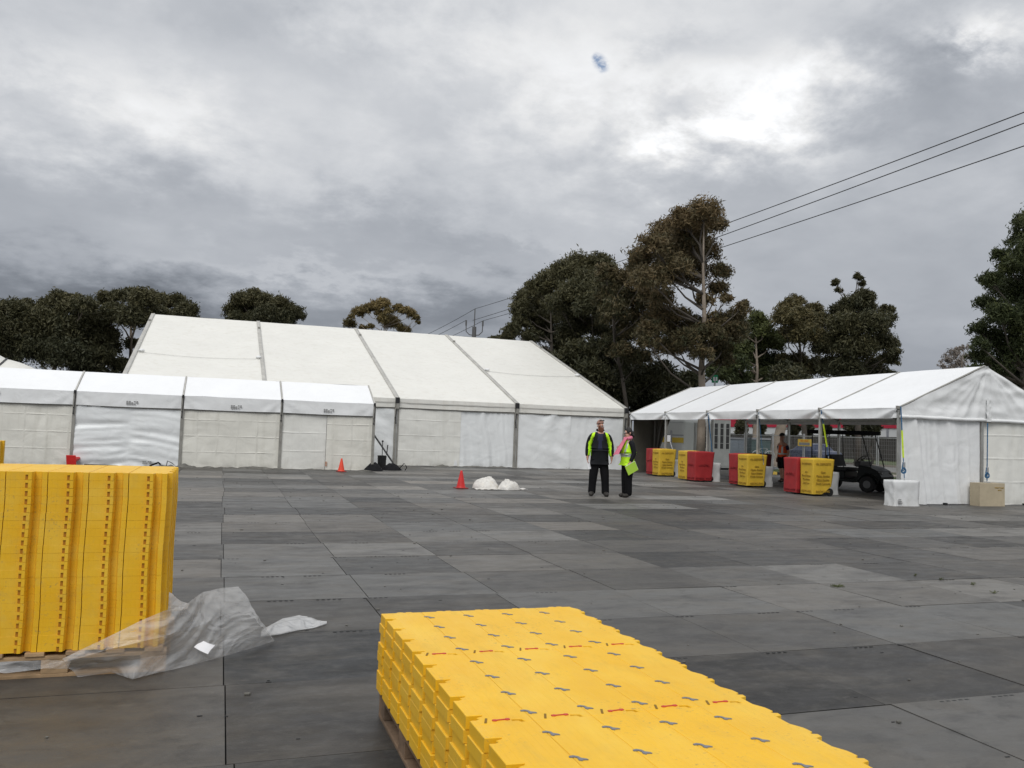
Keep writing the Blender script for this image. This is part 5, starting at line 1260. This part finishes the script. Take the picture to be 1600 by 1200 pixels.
# blue-grey doors and teal panel with a bicycle
def panel_at(px0, px1, d, z0, z1, name, mt, label, cat, doors=0, bike=False):
    a = dep(px0, 700, d); b = dep(px1, 700, d); r = Vector((b.x-a.x, b.y-a.y, 0)); w_ = r.length; r.normalize(); n = Vector((r.y, -r.x, 0)); o_ = Vector((a.x, a.y, 0))
    t = empty(name, (a.x, a.y, 0), label, cat)
    def q(u0, u1, d0, d1, z0, z1, nm, m_):
        vs = [o_+r*u+n*c+Vector((0, 0, z)) for z in (z0, z1) for u, c in ((u0, d0), (u1, d0), (u1, d1), (u0, d1))]
        MB().add(vs, [(0, 3, 2, 1), (4, 5, 6, 7), (0, 1, 5, 4), (1, 2, 6, 5), (2, 3, 7, 6), (3, 0, 4, 7)]).obj(nm, m_, t)
    q(0, w_, -1.6, 0, 0, z1, 'shell', mt)
    for k in range(doors): q(w_*k/doors+.04, w_*(k+1)/doors-.04, .003, .03, .1, z1-.12, 'door', mt)
    q(0, w_, .0, .05, z1-.06, z1+.04, 'top_rail', M['cabingrey'])
    return o_, r, n, w_
panel_at(1135, 1171, 50, 0, 1.60, 'container', M['bluegrey'], 'blue-grey container with plain doors behind the mesh fence', 'container', 2)
o_, r, n, w_ = panel_at(1174, 1204, 49, 0, 1.62, 'kiosk', M['teal'], 'dark teal kiosk behind the mesh fence, beside a gum trunk', 'kiosk')
t = empty('bicycle', tuple(o_+n*.25), 'pale bicycle leaning on the dark teal kiosk', 'bicycle')
for u in (.25, 1.0):
    c_ = o_+r*u+n*.25+Vector((0, 0, .62)); MB().tube([c_+r*.30*math.cos(a)+Vector((0, 0, .30*math.sin(a))) for a in np.linspace(0, 2*PI, 19)], .02, 5).obj('wheel', M['galv'], t)
a = o_+n*.25; MB().tube([a+r*.25+Vector((0, 0, .62)), a+r*.45+Vector((0, 0, 1.05)), a+r*.85+Vector((0, 0, 1.05)), a+r*1.0+Vector((0, 0, .62))], .02, 5).tube([a+r*.45+Vector((0, 0, 1.05)), a+r*.62+Vector((0, 0, .64)), a+r*.85+Vector((0, 0, 1.05))], .02, 5).obj('frame', M['galv'], t)
# parked cars beyond the fence
def car(px, d, col, label, L=4.3, rz=PI/2):
    p = dep(px, 705, d); t = empty('parked_car', (p.x, p.y, -.35 if d < 50 else 0), label, 'car', rz=rz)
    pr = [(-L/2, .35), (-L/2, .75), (-L/2+.25, .92), (-L/2+.9, .98), (-L/2+1.35, 1.40), (L/2-1.9, 1.44), (L/2-1.15, .98), (L/2-.3, .86), (L/2, .62), (L/2, .32)]
    mb = MB(); n = len(pr)
    for y in (-.85, .85): mb.v += [(x, y*(.84 if z > 1.2 else 1), z) for x, z in pr]
    mb.f += [tuple(range(n)), tuple(range(n, 2*n))[::-1]]+[(i, n+i, n+(i+1) % n, (i+1) % n) for i in range(n)]
    mb.obj('body', M[col], t, world=False, bevel=.05)
    for y in (-.86, .86):
        s = 1 if y > 0 else -1
        MB().add([(-L/2+1.0, s*.80+s*.03, 1.0), (L/2-1.25, s*.80+s*.03, 1.0), (L/2-1.95, s*.735, 1.38), (-L/2+1.42, s*.735, 1.36)], [(0, 1, 2, 3)]).obj('side_window', M['glass'], t, world=False)
        for x in (-L/2+.8, L/2-.85): MB().disc((x, y*.95, .32), (0, 1, 0), .32, .2, 18).obj('wheel', M['rubber'], t, world=False)
    MB().box((L/2-.02, -.7, .55), (L/2+.02, -.4, .68)).obj('headlight', M['rim'], t, world=False); MB().box((L/2-.02, .4, .55), (L/2+.02, .7, .68)).obj('headlight', M['rim'], t, world=False)
car(1268, 58, 'carblue', 'dark blue car parked beyond the fence, behind the small yellow sign')
0 and car(1262, 46, 'carred', 'dark red car in shade beyond the fence, in front of the blue car', 3.6)
# dark wall, factory with red band
struct(MB().box((60, -40, 0), (60.6, 260, 2.0)), 'boundary_wall', M['brick']) if False else None
t = empty('boundary_wall', (58, 60, 0), 'long dark wall across the road, below the red and white building', 'wall')
MB().box((58, -10, 0), (58.4, 200, 2.25)).obj('wall', M['brick'], t)
t = empty('factory', (75, 80, 0), 'long white factory building with a red band along its top, across the road', 'building')
MB().box((75, -20, 0), (100, 118, 3.5)).obj('wall', M['factory'], t); MB().box((74.9, -20.1, 3.502), (100.1, 118.1, 4.7)).obj('red_band', M['factred'], t)
for k in range(7): MB().box((74.93, -10+k*18, 0), (74.995, -9.7+k*18, 3.45)).obj('wall_joint', M['cabingrey'], t)

# ------------------------------------------------------------------ trees
LEAF = {'n': 0}
def leaves(cs, rs, n, size, flat, seed, tones):
    """quads scattered through ellipsoids; denser near the upper skin, tufts hang outward"""
    r = np.random.default_rng(seed); V = []; T = []
    vol = np.array([q[0]*q[1]*q[2] for q in rs])**(2/3); cnt = np.maximum(30, (n*vol/vol.sum()).astype(int))
    for c, R_, k, tb_ in zip(cs, rs, cnt, tones):
        nt = max(10, k//22)
        d = r.normal(size=(nt, 3)); d /= np.linalg.norm(d, axis=1)[:, None]; d[:, 2] = np.where(d[:, 2] < -.35, -d[:, 2], d[:, 2])
        rad = (1-r.random(nt)**1.6*.75)*(1+.10*r.normal(size=nt)); tuft = c+d*rad[:, None]*np.array(R_)
        idx = r.integers(0, nt, k); p = tuft[idx]+r.normal(size=(k, 3))*np.array([1, 1, .8])*min(R_)*.20
        a = r.normal(size=(k, 3)); a[:, 2] -= .5; a /= np.linalg.norm(a, axis=1)[:, None]
        b = np.cross(a, r.normal(size=(k, 3))); b /= np.linalg.norm(b, axis=1)[:, None]
        s = size*(.6+.8*r.random(k))[:, None]
        q = np.stack([p-a*s-b*s*.20, p-b*s*.5*flat+a*s*.1, p+a*s, p+b*s*.5*flat+a*s*.1], 1); V.append(q.reshape(-1, 3))
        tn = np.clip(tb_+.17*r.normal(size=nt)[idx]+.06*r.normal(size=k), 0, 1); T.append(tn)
    V = np.concatenate(V); T = np.concatenate(T); return V, T
def quads_obj(name, V, T, mt, parent, off):
    n = len(V)//4; me = D.meshes.new(name); me.vertices.add(4*n); me.vertices.foreach_set('co', (V-np.array(off)).astype(np.float32).ravel())
    me.loops.add(4*n); me.loops.foreach_set('vertex_index', np.arange(4*n, dtype=np.int32)); me.polygons.add(n)
    me.polygons.foreach_set('loop_start', np.arange(0, 4*n, 4, dtype=np.int32)); me.update(calc_edges=True)
    a = me.attributes.new('tone', 'FLOAT', 'FACE'); a.data.foreach_set('value', T.astype(np.float32)); me.materials.append(mt)
    o = D.objects.new(name, me); COL.objects.link(o); o.parent = parent; LEAF['n'] += n; return o
def tree(blobs, d, base_px, kind, label, n=14000, size=.26, grow=1.12, dens=1.9, shrink=.66, seed=0, bark='bark', depth=1.0, trunk_r=.3, tone=.4, top_tone=0, sparse=1.0, fork=.45, cat='tree', name='gum_tree', limbs=True, under=0):
    rr = random.Random(seed); cs = []; rs = []; tn = []; blobs = [(a, b, c*grow) for a, b, c in blobs]; n = int(n*dens); size = size*shrink
    ys = [b[1] for b in blobs]; lo, hi = max(ys), min(ys)
    xm = sum(b[0] for b in blobs)/len(blobs)
    for (px, py, r) in blobs:
        half = r/FOC*d; dd = d+rr.uniform(-1, 1)*depth*(half*1.6+1.2); c = dep(px, py, dd); R_ = r/FOC*dd
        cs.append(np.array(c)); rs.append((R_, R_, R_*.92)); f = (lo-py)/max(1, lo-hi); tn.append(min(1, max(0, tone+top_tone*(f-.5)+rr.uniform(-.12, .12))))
    g0 = dep(base_px, 700, d); base = Vector((g0.x, g0.y, -.05))
    t = empty(name, tuple(base), label, cat)
    # limbs from the trunk into every clump
    tops = [Vector(c) for c in cs]; apex = max(tops, key=lambda v: v.z); H = apex.z
    mid = Vector((base.x+(apex.x-base.x)*.35, base.y+(apex.y-base.y)*.35, H*fork))
    hubs = [base+(mid-base)*k for k in (.45, .55, .65, .75, .85, .95, 1.0)]+[mid.lerp(apex, k/10) for k in range(1, 8)]
    mb = MB(); wig = lambda s: Vector((rr.uniform(-s, s), rr.uniform(-s, s), rr.uniform(-s, s)*.3))
    mb.tube([base, base.lerp(mid, .33)+wig(.18), base.lerp(mid, .7)+wig(.2), mid], [trunk_r*1.15, trunk_r*.95, trunk_r*.85, trunk_r*.7], 9)
    mb.tube([mid, mid.lerp(apex, .35)+wig(.15), mid.lerp(apex, .65), apex-Vector((0, 0, .3))], [trunk_r*.68, trunk_r*.5, trunk_r*.3, trunk_r*.1], 7)
    mb.obj('trunk', M[bark], t, smooth=True)
    if limbs:
        lb = MB()
        for c, R_ in zip(tops, rs):
            h = min(hubs, key=lambda q: (q-c).length+max(0, q.z-c.z+.55*math.hypot(q.x-c.x, q.y-c.y))*2.2+rr.uniform(0, .8)); m1 = h.lerp(c, .5)+Vector((0, 0, -.06*(h-c).length))+wig(.25)
            w_ = trunk_r*(.16+.10*min(1, R_[0]/2)); lb.tube([h, m1, c], [w_*1.7, w_, w_*.45], 6)
            for _ in range(5):
                dv = Vector((rr.gauss(0, 1), rr.gauss(0, 1), abs(rr.gauss(0, 1))*.9)).normalized()*R_[0]*rr.uniform(.6, .95)
                s0 = m1.lerp(c, rr.uniform(.4, 1)); lb.tube([s0, s0.lerp(c+dv, .5)+wig(.12), c+dv], [w_*.5, w_*.3, w_*.12], 5, False)
        lb.obj('limbs', M['bark2' if kind == 'rust' else bark], t, smooth=True)
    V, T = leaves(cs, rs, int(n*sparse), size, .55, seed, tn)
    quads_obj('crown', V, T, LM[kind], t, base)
    return t
def big(b, k): return [(x, y, r*k) for x, y, r in b]
# tall rusty gum in the middle right
T1 = [(1100, 336, 22), (1118, 356, 15), (1068, 349, 20), (1042, 366, 20), (1078, 376, 24), (1020, 388, 20), (1052, 404, 26), (1098, 398, 20), (1003, 408, 18), (1078, 432, 24), (1045, 434, 24), (1018, 440, 22), (1124, 428, 15), (1122, 456, 13), (1133, 470, 9),
      (1160, 482, 10), (1148, 498, 14), (1122, 506, 16), (1106, 526, 17), (1142, 526, 18), (1122, 548, 15), (1026, 506, 18), (1052, 520, 18), (1064, 498, 14), (1012, 536, 13), (1080, 512, 14), (1060, 545, 15), (1036, 470, 16)]
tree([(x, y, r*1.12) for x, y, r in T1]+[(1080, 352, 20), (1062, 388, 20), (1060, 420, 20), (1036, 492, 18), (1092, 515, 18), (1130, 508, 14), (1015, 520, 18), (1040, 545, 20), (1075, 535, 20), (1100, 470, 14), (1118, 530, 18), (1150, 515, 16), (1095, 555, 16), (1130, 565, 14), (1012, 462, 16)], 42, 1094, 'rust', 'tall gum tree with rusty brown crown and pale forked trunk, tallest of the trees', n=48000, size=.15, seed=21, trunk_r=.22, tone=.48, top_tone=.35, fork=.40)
# companion trunks of the tall gum
T1b = [(955, 500, 20), (1005, 440, 18), (995, 420, 14), (1015, 480, 18), (945, 470, 18), (955, 545, 20), (1010, 520, 16), (978, 440, 20), (962, 462, 20), (985, 470, 20), (960, 490, 20), (990, 500, 18), (975, 525, 18), (1000, 470, 18), (948, 430, 16), (972, 552, 16), (1000, 560, 16)]
tree(T1b, 46, 985, 'rust', 'gum tree with olive brown crown just left of the tall rusty gum', n=26000, size=.165, seed=22, bark='bark2', trunk_r=.13, tone=.22, top_tone=.2)
T2 = [(905, 424, 24), (936, 420, 20), (880, 430, 18), (918, 448, 24), (945, 452, 20), (896, 462, 22), (925, 482, 22), (895, 492, 20), (950, 490, 16), (875, 478, 18), (918, 512, 18), (890, 525, 18), (940, 520, 14)]
tree(T2, 52, 915, 'dark', 'dark rounded gum tree in the middle of the clump behind the big marquee', n=34000, size=.18, seed=23, bark='bark2', trunk_r=.17, tone=.45, top_tone=.35)
T3 = [(845, 560, 16), (870, 575, 18), (900, 500, 16), (860, 444, 20), (842, 454, 18), (826, 470, 18), (816, 488, 16), (848, 480, 22), (868, 498, 20), (838, 505, 18), (812, 506, 12), (800, 518, 12), (858, 525, 18), (830, 528, 14), (795, 528, 9), (880, 545, 20)]
tree(T3, 60, 862, 'dark', 'dark gum tree with stepped rounded outline, leftmost of the clump behind the big marquee', n=26000, size=.22, seed=24, bark='bark2', trunk_r=.17, tone=.4, top_tone=.3)
T3b = [(905, 560, 26), (940, 562, 28), (975, 585, 28), (925, 595, 28), (960, 612, 28), (1005, 600, 26), (1030, 588, 22), (1045, 612, 22), (985, 625, 24), (1075, 600, 18), (895, 600, 24), (935, 635, 26), (1010, 640, 26), (880, 575, 22), (870, 600, 20)]
tree(T3b, 50, 960, 'dark', 'low dark understorey tree between the big marquee and the open marquee', n=34000, size=.22, seed=25, trunk_r=.2, bark='bark2', tone=.12, top_tone=.1, name='bushy_tree')
# trees right of the gum, behind the open marquee
T4 = [(1130, 560, 16), (1145, 545, 14), (1120, 585, 16), (1165, 515, 10), (1182, 500, 12), (1190, 520, 16), (1172, 536, 15), (1204, 540, 18), (1178, 562, 18), (1208, 572, 18), (1150, 572, 18), (1188, 592, 18), (1155, 596, 16), (1135, 590, 14), (1162, 548, 14)]
tree(T4, 60, 1180, 'green', 'mid green tree just right of the tall rusty gum', n=22000, size=.20, seed=26, trunk_r=.2, tone=.3, top_tone=.5, name='bushy_tree')
T5 = [(1236, 480, 14), (1245, 472, 9), (1226, 500, 17), (1252, 500, 18), (1272, 486, 12), (1232, 528, 17), (1262, 526, 20), (1284, 506, 16), (1245, 568, 15), (1272, 578, 17), (1290, 545, 17), (1225, 592, 14), (1250, 600, 14), (1222, 560, 8)]
tree(T5, 61, 1258, 'olive', 'olive brown tree between the green tree and the ragged dark tree', n=26000, size=.20, seed=27, trunk_r=.2, bark='bark2', tone=.30, top_tone=.5, name='bushy_tree')
T6 = [(1330, 480, 16), (1312, 486, 12), (1350, 468, 14), (1352, 486, 15), (1386, 486, 9), (1382, 504, 14), (1358, 512, 22), (1322, 514, 22), (1302, 540, 20), (1338, 548, 26), (1374, 540, 20), (1398, 538, 8), (1388, 564, 13), (1322, 582, 22), (1358, 586, 22), (1306, 443, 6), (1311, 455, 5), (1341, 434, 6), (1348, 444, 5), (1396, 552, 9), (1385, 590, 12), (1300, 575, 16)]
tree(T6, 59, 1340, 'dark', 'ragged dark tree with two thin spikes above its crown, behind the open marquee', n=36000, size=.20, seed=28, trunk_r=.22, bark='bark2', tone=.35, top_tone=.2, name='bushy_tree')
T7 = [(1602, 352, 16), (1594, 376, 16), (1566, 402, 13), (1582, 420, 20), (1622, 404, 36), (1548, 440, 15), (1570, 455, 22), (1612, 462, 36), (1542, 480, 16), (1565, 496, 22), (1606, 512, 36), (1530, 516, 14), (1550, 536, 20), (1586, 556, 30), (1530, 560, 15), (1556, 580, 20), (1602, 600, 34), (1645, 520, 46), (1652, 430, 42), (1640, 345, 30), (1540, 596, 18), (1530, 540, 12), (1524, 580, 10)]
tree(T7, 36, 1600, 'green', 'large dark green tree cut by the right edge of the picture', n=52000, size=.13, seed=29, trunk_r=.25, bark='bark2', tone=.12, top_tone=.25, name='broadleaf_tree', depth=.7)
T8 = [(1490, 556, 12), (1504, 546, 9), (1480, 566, 9), (1498, 570, 12), (1512, 560, 9), (1472, 574, 6), (1486, 582, 12)]
tree(T8, 52, 1495, 'pinkish', 'small thin pinkish tree beside the large dark green tree', n=1300, size=.13, seed=30, trunk_r=.07, tone=.5, name='small_tree')
# left background
L1 = [(18, 488, 18), (40, 482, 14), (-12, 500, 26), (60, 505, 24), (20, 525, 28), (88, 474, 16), (74, 484, 16), (110, 482, 18), (132, 482, 16), (0, 556, 28), (50, 550, 30), (92, 522, 30), (100, 562, 30), (140, 505, 22), (132, 542, 26), (95, 466, 11), (118, 470, 10), (-45, 520, 40)]
tree(L1, 74, 60, 'dark', 'broad dark gum with lumpy crown, at the far left beyond the marquees', n=52000, size=.26, seed=31, trunk_r=.3, tone=.35, top_tone=.5)
L2 = [(150, 588, 16), (178, 598, 16), (130, 580, 16), (122, 600, 20), (205, 592, 12), (168, 470, 13), (186, 464, 11), (205, 462, 12), (224, 472, 18), (248, 474, 14), (276, 474, 13), (292, 488, 14), (282, 502, 18), (180, 496, 20), (212, 500, 22), (248, 500, 18), (160, 530, 20), (156, 562, 20), (205, 540, 10), (172, 545, 14), (238, 472, 14), (300, 500, 9), (190, 575, 14), (215, 565, 8)]
tree(L2, 76, 200, 'dark', 'dark gum with flat-topped crown, rising behind the left end of the big marquee', n=44000, size=.26, seed=32, trunk_r=.3, tone=.35, top_tone=.5)
Mm = [(376, 472, 14), (396, 466, 13), (364, 488, 13), (388, 490, 20), (416, 474, 13), (438, 480, 14), (456, 488, 13), (470, 496, 7), (418, 496, 18), (444, 500, 16), (405, 505, 18), (370, 505, 16)]
tree(Mm, 86, 408, 'dark', 'dome-shaped dark green gum peeking above the ridge of the big marquee', n=26000, size=.24, seed=33, trunk_r=.28, tone=.45, top_tone=.5)
S1 = [(598, 477, 10), (584, 482, 10), (572, 486, 9), (559, 490, 9), (606, 488, 7), (622, 484, 8), (634, 487, 8), (643, 493, 8), (650, 497, 5), (598, 500, 9), (610, 507, 13), (568, 514, 6), (546, 508, 9), (580, 512, 5), (630, 517, 9), (653, 505, 4), (550, 496, 5), (592, 490, 6)]
tree(S1, 92, 600, 'gold', 'thin golden gum with umbrella crown above the ridge of the big marquee', n=11000, size=.22, seed=34, trunk_r=.16, tone=.45, top_tone=.4, fork=.6)
tree([(772, 530, 5), (780, 529, 5), (765, 531, 4), (787, 530, 5)], 95, 775, 'dark', 'tiny dark treetop above the right part of the ridge', n=1500, size=.22, seed=36, trunk_r=.15, tone=.3, name='bushy_tree')
# dark shrubs across the road, seen through the marquee
for i, (px, r, d) in enumerate([(1158, 9, 70), (1187, 9, 72), (1240, 8, 66), (1262, 8, 70), (1290, 7, 64), (1335, 17, 66), (1362, 13, 64)]):
    w_ = ['thin drooping shrub left of the leaning trunk', 'dark shrub above the teal kiosk', 'dark shrub above the orange-vested man', 'dark shrub above the yellow sign', 'small dark shrub left of the cart roof', 'wide dark shrub above the cart roof', 'dark shrub above the front of the cart'][i]
    tree([(px-r*.4, 668, r*.6), (px+r*.5, 670, r*.6), (px, 662, r*.6), (px, 676, r*.7)], d, px, 'dark', w_+', in front of the white factory', n=2500, size=.22, seed=60+i, trunk_r=.1, bark='bark2', tone=.25, name='shrub', cat='shrub')
# leaning pale trunk seen under the roof: belongs to a gum whose crown merges above
p0 = at(1206, 728, 2, 0); a = dep(1207, 722, 50); b = dep(1222, 662, 50); c_ = dep(1232, 610, 50)
t = empty('gum_tree', (a.x, a.y, 0), 'leaning pale gum trunk seen under the open marquee, behind the fence', 'tree')
MB().tube([(a.x, a.y, -.05), tuple(a), tuple(a.lerp(b, .5)), tuple(b), tuple(c_)], [.42, .36, .32, .29, .2], 10).obj('trunk', M['bark'], t, smooth=True)
V, T = leaves([np.array(dep(1236, 600, 50)), np.array(dep(1228, 590, 51))], [(.9, .9, .8)]*2, 4000, .2, .55, 5, [.2, .2]); quads_obj('crown', V, T, LM['dark'], t, t.location)

# ------------------------------------------------------------------ power line and small green sign
def polepos(dd): tt = (78-dd)/49; return Vector((-3.7+21.4*tt, dd))
def wpt(dd, z, off=0):
    q = polepos(dd); X = q.x+off; fw = Vector((CF.x, CF.y, 0)).normalized(); rt = Vector((CR.x, CR.y, 0)).normalized(); p = fw*dd+rt*X; return Vector((p.x, p.y, z))
t = empty('power_pole', tuple(wpt(78, 0)), 'slim dark power pole with candelabra arms, above the ridge of the big marquee', 'power pole')
c0 = wpt(78, 0); rt = Vector((CR.x, CR.y, 0)).normalized()
MB().tube([c0, c0+Vector((0, 0, 11.2))], [.28, .2], 8).obj('pole', M['pole'], t); MB().tube([c0+Vector((0, 0, 11.2)), c0+Vector((0, 0, 12.9))], .05, 6).obj('top_spike', M['pole'], t)
for s in (-1, 1):
    MB().tube([c0+Vector((0, 0, 10.4)), c0+rt*s*.45+Vector((0, 0, 10.45)), c0+rt*s*.75+Vector((0, 0, 10.75)), c0+rt*s*.78+Vector((0, 0, 11.5))], .05, 6).obj('arm', M['pole'], t)
    MB().tube([c0+rt*s*.78+Vector((0, 0, 11.3)), c0+rt*s*.78+Vector((0, 0, 11.8))], .08, 6).obj('insulator', M['pole'], t)
def wire(pts, label):
    mb = MB().tube(pts, .022, 5); thing(mb, 'power_line', M['wire'], label, 'power line')
def span(z0, z1, off, d0, d1, sag): return [wpt(d0+(d1-d0)*k/24, z0+(z1-z0)*k/24-sag*4*(k/24)*(1-k/24), off) for k in range(25)]
wire(span(12.9, 14.1, 0, 78, 12, .55), 'highest power line running from the pole to the upper right')
wire(span(11.8, 13.8, -.78+.6, 78, 12, .5), 'middle power line running from the pole to the upper right')
wire(span(11.8, 13.15, .78, 78, 12, .45), 'lowest power line running from the pole to the upper right')
wire(span(12.9, 12.9, 0, 78, 140, 1.6), 'uppermost power line descending left behind the ridge'); wire(span(11.8, 11.8, -.78, 78, 140, 1.5), 'middle power line descending left behind the ridge'); wire(span(11.8, 11.8, .78, 78, 140, 1.5), 'lowest power line descending left behind the ridge')
p = dep(1117, 592, 45); t = empty('exit_sign', (p.x, p.y, 0), 'small green sign on a mast above the far ridge of the open marquee', 'sign')
MB().tube([(p.x, p.y, 0), (p.x, p.y, p.z)], .05, 6).obj('mast', M['galv'], t)
MB().bar(p-rt*.16, p+rt*.16, .08, .42).obj('board', M['green'], t); MB().bar(p-rt*.10-CF*.06, p-rt*.02-CF*.06, .03, .2).bar(p+rt*.03-CF*.06, p+rt*.11-CF*.06, .03, .2).obj('symbol', M['paper'], t)
bpy.context.view_layer.update()
